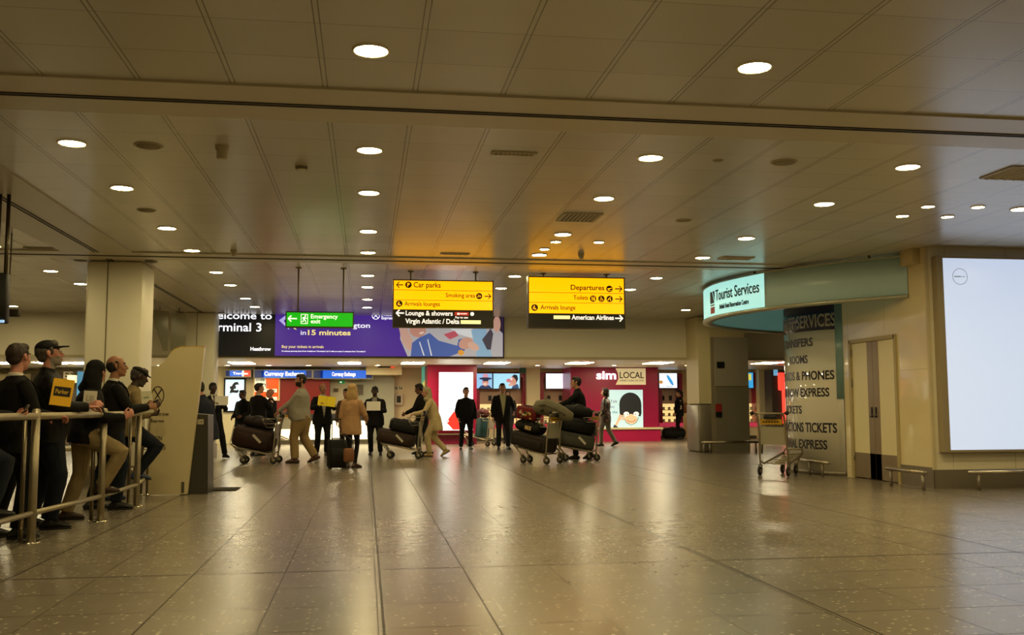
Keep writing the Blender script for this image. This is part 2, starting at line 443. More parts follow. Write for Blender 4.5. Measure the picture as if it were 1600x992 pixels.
# double door
dr = thing('door_1', None, None, (XW, (yd0 + yd1) / 2, 0)); dr['kind'] = 'structure'
fr_ = MB().use(mat('door_frame', '#b3a274', .4), False)
for y in (yd0, yd1): fr_.bounds(XW - .03, XW + .05, y - .03, y + .03, 0, 2.28)
fr_.bounds(XW - .03, XW + .05, yd0, yd1, 2.22, 2.28); obj('door_frame', fr_, dr, world=True)
ym = (yd0 + yd1) / 2
for a, c in ((yd0 + .035, ym - .004), (ym + .004, yd1 - .035)):
    l = MB().use(mat('door_leaf', '#e8dcb0', .35), False); l.bounds(XW, XW + .05, a, c, .02, 2.215)
    leaf = obj('door_leaf', l, dr, world=True)
    inner = c if c < ym + .01 and a < ym - .1 else a
    w = .17 * (1 if inner == a else -1)
    p = MB().use(mat('door_steel', '#97866e', .38, .4), False); p.bounds(XW - .006, XW, inner, inner + w, .02, 2.21)
    p.bounds(XW - .006, XW, a, c, .02, .42); obj('push_plate', p, leaf, world=True)
    p = MB().use(BLACK, False); p.bounds(XW - .035, XW - .006, inner + w * .2, inner + w * .5, 1.0, 1.03); p.bounds(XW - .02, XW - .006, inner + w * .25, inner + w * .45, 1.04, 1.16)
    obj('door_handle', p, leaf, world=True)
    for hz in (.3, 1.5, 2.0):
        p = MB().use(DSTEEL); hy = a if inner == c else c
        p.cyl((XW - .015, hy, hz), (XW - .015, hy, hz + .12), .012); obj('hinge', p, leaf, world=True)

# ------------------------------------------------------------------ steel-clad column by the shops
YCL = 24.0
xa, xm, xb = PY(1094, 650, YCL).x, PY(1113, 650, YCL).x, PY(1171, 650, YCL).x
b = MB().use(mat('column_paint', '#dcd0a6', .45), False); b.bounds(xa, xm + .02, YCL + .06, YCL + 1.0, 1.24, CZ - .02)
b.bounds(xa + .1, xb - .05, YCL + .1, YCL + 1.0, 2.3, CZ - .02); colm = struct('pillar_clad', b)
b = MB().use(mat('column_steel', '#8c8474', .38, .35, bump=.03, bscale=90)); b.rbox(((xa + xm) / 2 + .05, YCL + .55, .62), (xm - xa + .15, 1.0, 1.24), .08); obj('lower_cladding', b, colm)
b = MB().use(mat('column_steel_panel', '#96907f', .38, .25, bump=.03, bscale=90), False); b.bounds(xm + .1, xb, YCL, YCL + 1.0, 0, 1.68); obj('lower_panel', b, colm)
b = MB().use(mat('column_steel_upper', '#b8b2a2', .38, .25, bump=.03, bscale=90), False); b.bounds(xm + .1, xb, YCL, YCL + 1.0, 1.68, 2.95); obj('upper_panel', b, colm)
b = MB().use(mat('seam', '#6d6142', .7), False); b.bounds(xm + .1, xb, YCL - .004, YCL, 1.67, 1.69); obj('seam', b, colm)
b = MB().use(mat('column_strip', '#a79c86', .38, .35), False); b.bounds(xm, xm + .12, YCL + .02, YCL + .9, 0, 2.95); obj('edge_strip', b, colm)
q = PY(1123, 642, YCL - .01); b = MB().use(mat('fire_red', '#a02822', .5), False); b.bounds(q.x - .08, q.x + .08, YCL - .015, YCL, q.z - .02, q.z + .18); obj('call_point', b, colm)
b = MB().use(BLACK, False); b.bounds(q.x - .08, q.x + .08, YCL - .02, YCL, q.z - .16, q.z - .03); obj('notice_plate', b, colm)
q = PY(1126, 570, YCL - .01); b = MB().use(BLACK, False); b.bounds(q.x - .1, q.x + .1, YCL - .02, YCL, q.z - .08, q.z + .08); obj('notice_plate', b, colm)

def crash_rail(label, p0, p1, h, posts, r=.03, drop=True):
    p0, p1 = Vector(p0), Vector(p1)
    t = thing('crash_rail', label, 'rail', ((p0 + p1) / 2)[:2] + (0,))
    b = MB().use(STEEL); b.cyl(p0 + Vector((0, 0, h)), p1 + Vector((0, 0, h)), r)
    for p in (p0, p1): b.ell(p + Vector((0, 0, h)), r * 1.02)
    obj('rail', b, t, world=True)
    for k in posts:
        p = p0.lerp(p1, k); b = MB().use(DSTEEL); b.cyl(p, p + Vector((0, 0, h - r)), r * .8)
        obj('post', b, t, world=True)
    return t
a, c = PZ(1090, 705, 0), PZ(1186, 705, 0)
crash_rail('low steel crash rail round the foot of the steel-clad column', (xa - .05, 23.7, 0), (xb + .22, 23.7, 0), .27, (.02, .12, .88, .98), .035)
crash_rail('low steel crash rail along the floor below the big lit panel', (XW + .35, YW - .3, 0), (10.6, YW - .3, 0), .25, (.06, .5, .97))
crash_rail('short steel crash rail on the stone wall at the corner of the lit panel wall', (XW - .3, YW - .25, 0), (XW - .3, YW + .75, 0), .25, (.05, .9))
a, c = PZ(1240, 737, 0), PZ(1308, 746, 0)
crash_rail('short steel crash rail at the foot of the curved glass panel of lettering', (a.x - .02, a.y, 0), (c.x - .15, c.y, 0), .24, (.5, .85))

# ------------------------------------------------------------------ downlights (they light the hall)
LENS = mat('lamp_diffuser', LAMP_COL, .5, emit=LAMP, ecol=None)
LENS.node_tree.nodes['Principled BSDF'].inputs['Emission Color'].default_value = (*LAMP_COL, 1)
RINGM = mat('lamp_ring', '#e9dfc2', .35)
def downlight(x, y, label, r=.107, z=CZ, group='round recessed downlights in the hall ceiling', name='downlight'):
    t = thing(name, label, 'ceiling light', (x, y, z), 0, group)
    b = MB().use(RINGM); b.lathe([(r * .98, -.003), (r * 1.03, -.012), (r * 1.12, -.012), (r * 1.18, 0)]); obj('trim_ring', b, t)
    b = MB().use(LENS); b.lathe([(0, -.006), (r, -.006), (r, -.001)], n=24); obj('diffuser', b, t)
    return t
proto = downlight(.01, 6.19, 'largest round downlight, above the middle of the hall, nearest of its row')
proto_s = downlight(6.46, 10.89, 'small round downlight, nearest the lit panel wall, left one of the closer pair', r=.07, name='small_downlight', group='small downlights near the right wall')
ORD = ['first', 'second', 'third', 'fourth', 'fifth', 'sixth', 'seventh', 'eighth', 'ninth', 'tenth']
rows = [('the middle row, passing right of the green exit sign', .01, [6.19, 8.68, 10.46, 12.81, 14.6, 17.2, 18.9, 21.1, 22.85]),
        ('the row passing between the two yellow signs', 2.6, [6.14, 8.6, 10.4, 12.7, 14.5, 16.97, 18.77, 21.0, 22.7]),
        ('the row passing right of the departures sign', 5.18, [8.6, 10.35, 12.67, 14.44, 16.9, 18.66, 20.9, 22.6]),
        ('the row over the teal curved fascia', 7.63, [10.31, 22.54]),
        ('the row just right of the near cream pillar', -2.56, [8.8, 10.57, 12.92, 14.75, 17.11, 18.9, 21.23, 23.0]),
        ('the row just left of the near cream pillar', -5.3, [14.69, 17.31, 19.05]),
        ('the far left edge', -7.98, [23.5])]
for nm, X, Ys in rows:
    for k, Y in enumerate(Ys):
        if (X, Y) == (.01, 6.19): continue
        lb = ('%s round downlight of %s' % (ORD[k], nm)) if len(Ys) > 1 else 'round downlight at ' + nm
        copy_tree(proto, (X, Y, CZ), 0, lb)
for X, Y, lb in ((6.45, 10.32, 'small round downlight, left one of the pair further from the lit panel'), (7.04, 10.86, 'small round downlight, right one of the pair closer to the lit panel'),
                 (7.05, 10.27, 'small round downlight, rightmost of four above the lit panel'), (2.62, 13.3, 'small round downlight above the departures sign, beside the big one'),
                 (3.23, 13.25, 'small round downlight above the middle of the departures sign'), (2.58, 13.95, 'small round downlight just behind the one above the departures sign')):
    copy_tree(proto_s, (X, Y, CZ), 0, lb)
# the same grid of lamps goes on behind the camera and beyond the frame
for X in (-5.3, -2.56, .01, 2.6, 5.18, 7.8):
    for Y in (3.6, .6, -2.6):
        copy_tree(proto, (X, Y, CZ), 0, 'round downlight of the grid over the near end of the hall', 'downlights over the near end of the hall')
for X, Y in ((10.3, 3.6), (10.3, 6.2), (10.3, 8.6), (10.3, 10.4), (7.7, 6.2), (7.7, 8.6), (5.18, 6.14), (-2.56, 6.2), (-7.98, 19), (-7.98, 12.8), (-10.6, 19), (-10.6, 23.5)):
    copy_tree(proto, (X, Y, CZ), 0, 'round downlight outside the middle of the hall', 'downlights beyond the sides of the hall')

# soffit strip lights in front of the shops
SL = mat('strip_diffuser', (1, .86, .55), .5, emit=30.0)
def strip(px, py, w, d, label):
    p = PZ(px, py, 2.5); t = thing('strip_light', label, 'ceiling light', (p.x, p.y, 2.5), 0, 'strip lights in the low ceiling before the shops')
    b = MB().use(RINGM, False); b.bounds(-w / 2 - .03, w / 2 + .03, -d / 2 - .03, d / 2 + .03, -.012, 0); obj('trim_frame', b, t)
    b = MB().use(SL, False); b.bounds(-w / 2, w / 2, -d / 2, d / 2, -.02, -.01); obj('diffuser', b, t)
for k, (px, nm) in enumerate(((378, 'above the pound poster'), (546, 'above the second currency sign'), (645, 'left of the magenta block with white screen'), (776, 'above the two cartoon screens'),
                              (905, 'above the left end of the pink shop block'), (1028, 'above the right end of the pink shop block'), (10, 'at the far left behind the brown-haired man'), (78, 'behind the man in the cap'),
                              (125, 'left of the near pillar'), (1200, 'right of the steel-clad column'))):
    strip(px, 566.5, .66, 1.1, 'long white strip light in low soffit, ' + nm)
pr2 = None
for k, (px, nm) in enumerate(((356, 'between pillar and first currency sign'), (420, 'over the orange poster'), (482, 'over the end of the blue currency sign'), (590, 'left of the pale grey wall'),
                              (250, 'behind the flat-capped man'), (700, 'over the white screen'), (840, 'over the cream post'), (960, 'over the middle of the pink shop'), (1075, 'left of the steel-clad column'))):
    p = PZ(px, 570.5, 2.5)
    if pr2 is None: pr2 = downlight(p.x, p.y, 'round lamp in low soffit, ' + nm, .1, 2.5, 'round lamps in the low ceiling before the shops', 'soffit_light')
    else: copy_tree(pr2, (p.x, p.y, 2.5), 0, 'round lamp in low soffit, ' + nm)

# ------------------------------------------------------------------ other ceiling fittings
CEILF = mat('fitting_grey', '#bdb293', .5); CEILD = mat('fitting_dark', '#5b5138', .6)
def disc_speaker(px, py, r, label):
    p = PZ(px, py, CZ); t = thing('ceiling_speaker', label, 'speaker', (p.x, p.y, CZ), 0, 'flush round speakers in the ceiling')
    b = MB().use(CEILF); b.lathe([(r * .9, -.008), (r, -.012), (r * 1.08, -.004), (r * 1.1, 0)]); obj('rim', b, t)
    b = MB().use(mat('speaker_mesh', '#a69b7c', .7, bump=.6, bscale=300)); b.lathe([(0, -.009), (r * .9, -.009), (r * .9, 0)]); obj('grille', b, t)
disc_speaker(232, 227, .115, 'flush grey round speaker by the first downlight on the left side')
disc_speaker(229, 328, .1, 'flush grey round speaker below the second left downlight')
disc_speaker(1225, 253, .115, 'flush grey round speaker right of the ceiling centre')
disc_speaker(1068, 344, .09, 'flush grey round speaker above the curved teal fascia')
disc_speaker(1122, 250, .045, 'small flush sensor disc left of the round speaker')
p = PZ(347, 228, CZ); b = MB().use(CEILF); b.lathe([(.035, -.12), (.045, -.11), (.045, -.05), (.055, -.04), (.062, 0)], (p.x, p.y, CZ)); b.lathe([(0, -.12), (.035, -.12)], (p.x, p.y, CZ))
single('ceiling_sensor', b, 'stubby cylinder sensor hanging from ceiling near the left downlights', 'sensor')
p = PZ(471, 258, CZ); t = thing('smoke_detector', 'small round smoke detector with dark slots on the ceiling', 'smoke detector', (p.x, p.y, CZ))
b = MB().use(mat('detector_white', '#d8cfb2', .4)); b.lathe([(0, -.055), (.035, -.052), (.05, -.04), (.06, -.012), (.062, 0)]); obj('housing', b, t)
for k in range(3): b = MB().use(CEILD); b.lathe([(.046 + .004 * k, -.042 + .01 * k), (.054 + .003 * k, -.042 + .01 * k), (.054 + .003 * k, -.036 + .01 * k)]); obj('slot', b, t)
p = PZ(365, 391, CZ); b = MB().use(CEILF); b.lathe([(0, -.09), (.03, -.085), (.04, -.05), (.05, 0)], (p.x, p.y, CZ)); single('ceiling_sensor', b, 'tiny sensor on ceiling above the green exit sign', 'sensor')
p = PZ(908, 396, CZ); b = MB().use(CEILF); b.lathe([(0, -.09), (.03, -.085), (.04, -.05), (.05, 0)], (p.x, p.y, CZ)); single('ceiling_sensor', b, 'tiny sensor on ceiling above the departures sign', 'sensor')
def grille(px, py, w, d, n, label, dark=True, rz=0):
    p = PZ(px, py, CZ); t = thing('air_vent', label, 'vent', (p.x, p.y, CZ), rz, 'air vents in the ceiling')
    b = MB().use(CEILF, False)
    for s in (-1, 1): b.bounds(s * w / 2 - .012, s * w / 2 + .012, -d / 2, d / 2, -.012, 0); b.bounds(-w / 2, w / 2, s * d / 2 - .012, s * d / 2 + .012, -.012, 0)
    obj('frame', b, t)
    b = MB().use(CEILD if dark else mat('fitting_mid', '#9c9172', .6), False); b.bounds(-w / 2, w / 2, -d / 2, d / 2, -.004, 0); obj('backing', b, t)
    for k in range(n):
        x = -w / 2 + (k + .5) * w / n; b = MB().use(CEILF, False); b.box((x, 0, -.008), (w / n * .45, d, .004), Matrix.Rotation(.5, 3, 'Y')); obj('slat', b, t)
grille(905, 339, .46, .5, 9, 'square louvred air vent above the gap left of the departures sign')
grille(803, 239, .4, .1, 10, 'narrow slotted vent between middle and right downlight rows', False)
grille(711, 396, .42, .1, 6, 'narrow vent lit yellow above the car parks sign', False)
grille(62, 387, .4, .12, 6, 'narrow slot vent on the far left ceiling beyond the side beam', False)
grille(1150, 403, .5, .25, 8, 'pale air vent just above the curved teal fascia', False)
grille(1592, 270, .5, .5, 5, 'pale square ceiling panel vent at the right edge', False)

# ------------------------------------------------------------------ hanging signs
SY = mat('sign_yellow', '#ffc800', .4, emit=1.3, ecol='#ffa600'); SK = mat('sign_black', '#1b1812', .45)
SD = mat('sign_dark', '#2a2008', .5); SWT = mat('sign_white', '#ffffff', .4, emit=.8, ecol='#fff8e8'); SFR = mat('sign_frame', '#4a4230', .45, .6)
SCR = mat('sign_cream', '#fff6a8', .4, emit=.85, ecol='#fff4a0'); SRD = mat('sign_red', '#c63a2c', .5, emit=.45, ecol='#d03a2a'); SLN = mat('sign_rule', '#c59300', .5)
SG = mat('sign_green', '#0ca60c', .4, emit=.75, ecol='#10b010')
def hang_sign(name, label, cat, px0, px1, ptop, pbot, Y, rods):
    """a light box hung from the ceiling; returns thing, frame for face graphics, width, height, and a face-pixel mapping"""
    a, c = PY(px0, ptop, Y), PY(px1, pbot, Y)
    x0, x1, z1, z0 = a.x, c.x, a.z, c.z
    t = thing(name, label, cat, ((x0 + x1) / 2, Y, z0))
    b = MB().use(SFR, False); e = .018
    for q in ((x0 - e, x1 + e, z1, z1 + e), (x0 - e, x1 + e, z0 - e, z0), (x0 - e, x0, z0, z1), (x1, x1 + e, z0, z1)): b.bounds(q[0], q[1], Y - .008, Y + .15, q[2], q[3])
    b.bounds(x0, x1, Y + .13, Y + .15, z0, z1)
    obj('casing', b, t, world=True)
    for rx in rods:
        X = PY(rx, ptop, Y).x; b = MB().use(mat('rod_steel', '#8d8060', .5, .2)); b.cyl((X, Y + .07, z1 + e), (X, Y + .07, CZ - .012), .013); b.lathe([(.05, 0), (.05, -.015), (.02, -.02)], (X, Y + .07, CZ))
        obj('suspension_rod', b, t, world=True)
    sc = (x1 - x0) / (px1 - px0)
    u = lambda px: (px - px0) * sc
    v = lambda py: (pbot - py) * (z1 - z0) / (pbot - ptop)
    return t, FR((x0, Y, z0)), x1 - x0, z1 - z0, u, v, sc
def arrow(b, x, y, L, h, fr, right=True, w=None):
    s = 1 if right else -1; w = w or h * .2; th = .004
    b.rect(min(x, x + s * L * .92), y - w / 2, max(x, x + s * L * .92), y + w / 2, fr, th)
    b.stroke([(x + s * (L - h * .5), y + h / 2), (x + s * L, y), (x + s * (L - h * .5), y - h / 2)], w, fr, th)
def up(fr, d=.004): n = fr[1].cross(fr[2]); return (fr[0] + n * d, fr[1], fr[2])
def icon(b, cx, cy, r, fr, glyph):
    b.use(SK); b.ellipse(cx, cy, r, r, up(fr, .005), .004, 24); b.use(SY); f2 = up(fr, .008); t = .003
    if glyph == 'P': b.text('P', cx, cy - r * .55, r * 1.1, f2, t, align='c', bold=.03)
    elif glyph == 'plane':
        b.prism([(cx - r * .7, cy + r * .05), (cx + r * .7, cy + r * .3), (cx + r * .72, cy + r * .08), (cx - r * .6, cy - r * .18)], f2, t)
        b.prism([(cx - r * .1, cy + r * .1), (cx + r * .25, cy + r * .15), (cx - r * .25, cy - r * .45), (cx - r * .42, cy - r * .45)], f2, t); b.rect(cx - r * .6, cy - r * .62, cx + r * .6, cy - r * .5, f2, t)
    elif glyph == 'smoke':
        b.rect(cx - r * .65, cy - r * .3, cx + r * .4, cy - r * .1, f2, t); b.rect(cx + r * .46, cy - r * .3, cx + r * .6, cy - r * .1, f2, t)
        b.stroke([(cx + r * .5, cy), (cx + r * .3, cy + r * .2), (cx - r * .2, cy + r * .25), (cx - r * .4, cy + r * .5)], r * .14, f2, t)
    elif glyph == 'seat':
        b.ellipse(cx - r * .1, cy + r * .45, r * .17, r * .17, f2, t, 12); b.stroke([(cx - r * .1, cy + r * .25), (cx - r * .15, cy - r * .2), (cx + r * .3, cy - r * .25), (cx + r * .35, cy - r * .65)], r * .24, f2, t)
        b.stroke([(cx - r * .45, cy + r * .2), (cx - r * .42, cy - r * .4), (cx + r * .05, cy - r * .45)], r * .14, f2, t)
    elif glyph == 'wc':
        for s in (-1, 1):
            b.ellipse(cx + s * r * .32, cy + r * .5, r * .15, r * .15, f2, t, 12)
            b.prism([(cx + s * r * .32 - r * .2, cy + r * .3), (cx + s * r * .32 - r * (.1 if s < 0 else .28), cy - r * .6), (cx + s * r * .32 + r * (.1 if s < 0 else .28), cy - r * .6), (cx + s * r * .32 + r * .2, cy + r * .3)], f2, t)
    elif glyph == 'chair':
        b.ellipse(cx - r * .1, cy + r * .55, r * .15, r * .15, f2, t, 12); b.stroke([(cx - r * .1, cy + r * .35), (cx - r * .05, cy - r * .05), (cx + r * .35, cy - r * .05), (cx + r * .45, cy - r * .5)], r * .18, f2, t)
        b.stroke([(cx - r * .05 + r * .38 * math.cos(a), cy - r * .25 + r * .38 * math.sin(a)) for a in [2.0 + .3 * k for k in range(13)]], r * .11, f2, t)
    elif glyph == 'baby':
        b.ellipse(cx + r * .15, cy + r * .45, r * .17, r * .17, f2, t, 12); b.stroke([(cx - r * .55, cy - r * .5), (cx - r * .3, cy + r * .1), (cx + r * .2, cy + r * .05), (cx + r * .3, cy - r * .6)], r * .24, f2, t)

# car parks sign
t, fr, w, h, u, v, sc = hang_sign('direction_sign', 'yellow and black hanging sign reading Car parks and Smoking area', 'sign', 615.5, 769.5, 438, 511, 16.5, (642, 744)); SGRP = 'hanging direction signs'; t['group'] = SGRP
b = MB().use(SY, False); b.rect(0, v(484), w, h, up(fr, -.002), .02); obj('yellow_panel', b, t, world=True)
b = MB().use(SK, False); b.rect(0, 0, w, v(484), up(fr, -.002), .02); obj('black_panel', b, t, world=True)
b = MB().use(SLN, False)
for py in (453, 469): b.rect(0, v(py) - .004, w, v(py) + .004, up(fr, .001), .003)
b.use(SD); arrow(b, u(630), v(445), 10.5 * sc, 9 * sc, up(fr), False, 1.6 * sc)
b.text('Car parks', u(646), v(448.5), 8.2 * sc, up(fr), .003, width=42 * sc, bold=.012)
b.text('Smoking area', u(742), v(463.7), 6.6 * sc, up(fr), .003, width=46 * sc, align='r', bold=.01); arrow(b, u(757), v(461.5), 10 * sc, 8 * sc, up(fr), True, 1.5 * sc)
b.text('Arrivals lounges', u(632), v(478.2), 6.8 * sc, up(fr), .003, width=55 * sc, bold=.01)
icon(b, u(638), v(444.7), 5 * sc, fr, 'P'); icon(b, u(748.5), v(461.3), 4.9 * sc, fr, 'smoke'); icon(b, u(624), v(475), 5 * sc, fr, 'seat')
obj('yellow_panel_lettering', b, t, world=True)
b = MB().use(SWT, False); arrow(b, u(631.5), v(490), 12 * sc, 10 * sc, up(fr), False, 2.2 * sc)
b.text('Lounge & showers', u(634), v(493.3), 7.2 * sc, up(fr), .003, width=73 * sc, bold=.022); b.text('Virgin Atlantic / Delta', u(633.5), v(506.2), 7.4 * sc, up(fr), .003, width=84 * sc, bold=.022)
b.text('Pay to use', u(711), v(497.5), 3.2 * sc, up(fr), .003, width=20 * sc, bold=.02); b.ellipse(u(737.5), v(490.2), 3 * sc, 3 * sc, up(fr), .004)
b.use(SRD); b.rect(u(710), v(493), u(732), v(487.3), up(fr), .004); b.use(SWT); b.rect(u(714), v(491.6), u(718), v(488.8), up(fr, .006), .003)
for k in range(4): b.rect(u(719.5 + k * 2.6), v(491), u(721.3 + k * 2.6), v(489.2), up(fr, .006), .003)
b.use(SCR); b.rect(u(719.5), v(506.3), u(751), v(500.5), up(fr), .004); obj('black_panel_lettering', b, t, world=True)

# departures sign
t, fr, w, h, u, v, sc = hang_sign('direction_sign', 'yellow and black hanging sign reading Departures and Toilets', 'sign', 826.5, 975.5, 433, 512, 16.5, (850, 949)); t['group'] = SGRP
b = MB().use(SY, False); b.rect(0, v(490), w, h, up(fr, -.002), .02); obj('yellow_panel', b, t, world=True)
b = MB().use(SK, False); b.rect(0, 0, w, v(490), up(fr, -.002), .02); obj('black_panel', b, t, world=True)
b = MB().use(SLN, False)
for py in (457, 473): b.rect(0, v(py) - .004, w, v(py) + .004, up(fr, .001), .003)
b.use(SD); b.text('Departures', u(944.5), v(452), 7.8 * sc, up(fr), .003, width=53 * sc, align='r', bold=.016); arrow(b, u(961.5), v(449.5), 11 * sc, 9 * sc, up(fr), True, 1.7 * sc)
b.text('Toilets', u(918.5), v(467.7), 6.6 * sc, up(fr), .003, width=23 * sc, align='r', bold=.012); arrow(b, u(961.5), v(466), 11 * sc, 8.5 * sc, up(fr), True, 1.6 * sc)
b.text('Arrivals lounge', u(844), v(484), 6.9 * sc, up(fr), .003, width=54.5 * sc, bold=.012)
icon(b, u(952.5), v(449.7), 5.1 * sc, fr, 'plane'); icon(b, u(926.5), v(465.8), 5 * sc, fr, 'wc'); icon(b, u(939.7), v(465.9), 5 * sc, fr, 'chair'); icon(b, u(952.7), v(465.9), 5 * sc, fr, 'baby'); icon(b, u(835), v(481.3), 5.2 * sc, fr, 'seat')
obj('yellow_panel_lettering', b, t, world=True)
b = MB().use(SWT, False); b.text('American Airlines', u(959), v(499.5), 7 * sc, up(fr), .003, width=66.5 * sc, align='r', bold=.024); arrow(b, u(961), v(497), 12 * sc, 9.5 * sc, up(fr), True, 2.1 * sc)
b.use(SCR); b.rect(u(864.5), v(499), u(890), v(493.5), up(fr), .004); obj('black_panel_lettering', b, t, world=True)

# emergency exit sign
t, fr, w, h, u, v, sc = hang_sign('exit_sign', 'green hanging sign reading Emergency exit with running man', 'sign', 448, 551, 488, 510.5, 16.3, (465, 536))
b = MB().use(SG, False); b.rect(0, 0, w, h, up(fr, -.002), .02); obj('green_panel', b, t, world=True)
b = MB().use(SWT, False); arrow(b, u(464), v(498), 13.5 * sc, 9.5 * sc, up(fr), False, 2 * sc); b.text('Emergency', u(485.5), v(497.3), 6.6 * sc, up(fr), .003, width=42 * sc, bold=.014); b.text('exit', u(485.5), v(505.3), 6.6 * sc, up(fr), .003, width=15 * sc, bold=.014)
b.rect(u(470), v(506.5), u(481), v(490.5), up(fr), .004); b.use(SG); b.rect(u(471), v(505.5), u(480), v(491.5), up(fr, .005), .004); b.use(SWT)
f2 = up(fr, .008); b.ellipse(u(477), v(493.5), 1.3 * sc, 1.3 * sc, f2, .003, 12); b.stroke([(u(476), v(495.5)), (u(474.6), v(499.6))], 2.4 * sc, f2, .003)
b.stroke([(u(474.6), v(499.2)), (u(477.3), v(501.2)), (u(477.6), v(504.8))], 1.3 * sc, f2, .003); b.stroke([(u(474.6), v(499.4)), (u(473.8), v(502.3)), (u(471.4), v(503.2))], 1.3 * sc, f2, .003)
b.stroke([(u(476), v(495.6)), (u(473.2), v(496.3)), (u(472.5), v(498))], 1. * sc, f2, .003); b.stroke([(u(476.3), v(495.8)), (u(478.4), v(498)), (u(479.7), v(497))], 1. * sc, f2, .003)
obj('white_lettering', b, t, world=True)

# ------------------------------------------------------------------ long illuminated banner on the bulkhead
BY = 24.93
a0, a1 = PY(338, 487, BY), PY(786, 557.5, BY)
bx0, bx1, bz0, bz1 = a0.x - .62, a1.x, a1.z, a0.z
t = thing('advertising_banner', 'long backlit banner, black and purple, with photo of friends at its right end', 'banner', ((bx0 + bx1) / 2, BY, bz0))
b = MB().use(SFR, False); b.bounds(bx0 - .03, bx1 + .03, BY, BY + .07, bz0 - .03, bz1 + .03); obj('casing', b, t, world=True)
sc = (bx1 - a0.x) / 448; u = lambda px: (px - 338) * sc + .62; v = lambda py: (557.5 - py) * sc
fr = FR((bx0, BY - .004, bz0)); w = bx1 - bx0; h = bz1 - bz0
BK = mat('banner_black', '#17181c', .35, emit=.12, ecol='#20242c'); BP = mat('banner_purple', '#43267e', .35, emit=.55, ecol='#50309c')
BWH = mat('banner_white', '#ffffff', .4, emit=.95, ecol='#f4f6ff'); BYL = mat('banner_yellow', '#f4e08a', .4, emit=.8, ecol='#f4e08a'); BLV = mat('banner_lavender', '#b9b4f2', .4, emit=.7, ecol='#b9b4f2')
b = MB().use(BK, False); b.rect(0, 0, u(427.5), h, fr, .01); obj('black_panel', b, t, world=True)
b = MB().use(BWH, False); b.text('Welcome to', u(422), v(500.5), 10.6 * sc, up(fr), .003, width=104 * sc, align='r', bold=.012); b.text('Terminal 3', u(406.5), v(519.5), 13 * sc, up(fr), .003, width=89 * sc, align='r', bold=.012)
b.text('Heathrow', u(421.5), v(549.5), 5.4 * sc, up(fr), .003, width=31 * sc, align='r', bold=.03); obj('white_lettering', b, t, world=True)
b = MB().use(BP, False); b.rect(u(427.5), 0, w, h, fr, .01); pp = obj('purple_panel', b, t, world=True)
b = MB().use(BLV, False); f1 = up(fr)
b.prism([(u(433), v(502)), (u(445), v(492.5)), (u(447), v(497)), (u(440), v(502.5)), (u(448), v(513)), (u(449), v(517))], f1, .003)
b.use(BYL); b.prism([(u(452), v(509)), (u(456), v(509)), (u(460), v(517)), (u(456), v(515))], f1, .003)
b.text('15 minutes', u(477.5), v(524.5), 8 * sc, f1, .003, width=66 * sc, bold=.022); b.text('Buy your tickets in arrivals', u(438), v(545), 4.2 * sc, f1, .003, width=64 * sc, bold=.01)
b.use(BWH); b.text('in', u(466.5), v(524.5), 7.4 * sc, f1, .003, width=8 * sc); b.text('Paddington', u(573.5), v(512.5), 7.6 * sc, f1, .003, width=66 * sc, align='r', bold=.01)
b.text('15 minute journey time from Heathrow Terminals 2 & 3 with an extra 5 minutes from Terminal 5', u(438), v(551), 2.0 * sc, f1, .003, width=129 * sc, bold=.02)
b.text('Heathrow', u(591.5), v(493.5), 5.2 * sc, f1, .003, width=32 * sc, bold=.02); b.text('Express', u(591.5), v(498.7), 4.4 * sc, f1, .003, width=18 * sc, bold=.02)
b.stroke([(u(582.5) + 5.8 * sc * math.cos(k * math.pi / 12), v(493) + 5.8 * sc * math.sin(k * math.pi / 12)) for k in range(24)], 1. * sc, f1, .003, True)
for s in (-1, 1): b.stroke([(u(582.5 - 4 * s), v(497.2)), (u(582.5 + 4 * s), v(488.8))], 1 * sc, f1, .003)
obj('purple_panel_lettering', b, t, world=True)
# the photograph at its right end: a laughing youth in a blue hooded top, friends round a table
b = MB(); b.smooth = False
def pic(col, pts, d, nm): b.use(mat('print_' + nm, col, .4, emit=.5, ecol=col)); b.prism([(u(x), v(y)) for x, y in pts], up(fr, d), .003)
def pel(col, x, y, rx, ry, d, nm, rot=0): b.use(mat('print_' + nm, col, .4, emit=.5, ecol=col)); b.ellipse(u(x), v(y), rx * sc, ry * sc, up(fr, d), .003, 22, rot)
pic('#b8b6bd', [(633, 557.3), (621, 530), (622, 511), (640, 498), (640, 487.2), (785.5, 487.2), (785.5, 557.3)], .002, 'ground')
pic('#cfa79a', [(619, 512), (632, 511), (640, 530), (642, 546), (634, 548), (624, 534)], .004, 'skin_pink')
pel('#c79080', 649, 515, 13, 12, .005, 'skin_tan'); pic('#3a241c', [(636, 508), (640, 500), (655, 499), (664, 508), (655, 507), (643, 511)], .008, 'hair_brown'); pel('#f0e2da', 655, 520, 4, 1.4, .008, 'teeth', .3)
pic('#4c66b0', [(638, 557.3), (640, 536), (652, 527), (668, 520), (682, 532), (712, 540), (714, 530), (722, 528), (724, 548), (700, 557.3)], .006, 'hoodie')
pic('#e8e8f0', [(664, 530), (665.5, 530), (672, 556), (670, 556)], .009, 'cord_a'); pic('#e8e8f0', [(651, 534), (652.5, 534), (660, 556), (658, 556)], .009, 'cord_b')
pel('#cc9b8a', 726, 536, 12, 9, .009, 'hands', .4); pel('#d8b0a0', 738, 541, 10, 6, .010, 'hands_b', -.5); pic('#c05468', [(690, 522), (708, 516), (714, 524), (700, 530)], .007, 'pink_shirt')
pic('#8fb6d8', [(734, 514), (758, 511), (768, 557.3), (744, 557.3)], .007, 'pale_shirt'); pic('#dfe4ea', [(700, 512), (736, 508), (738, 528), (716, 522)], .006, 'white_shirt')
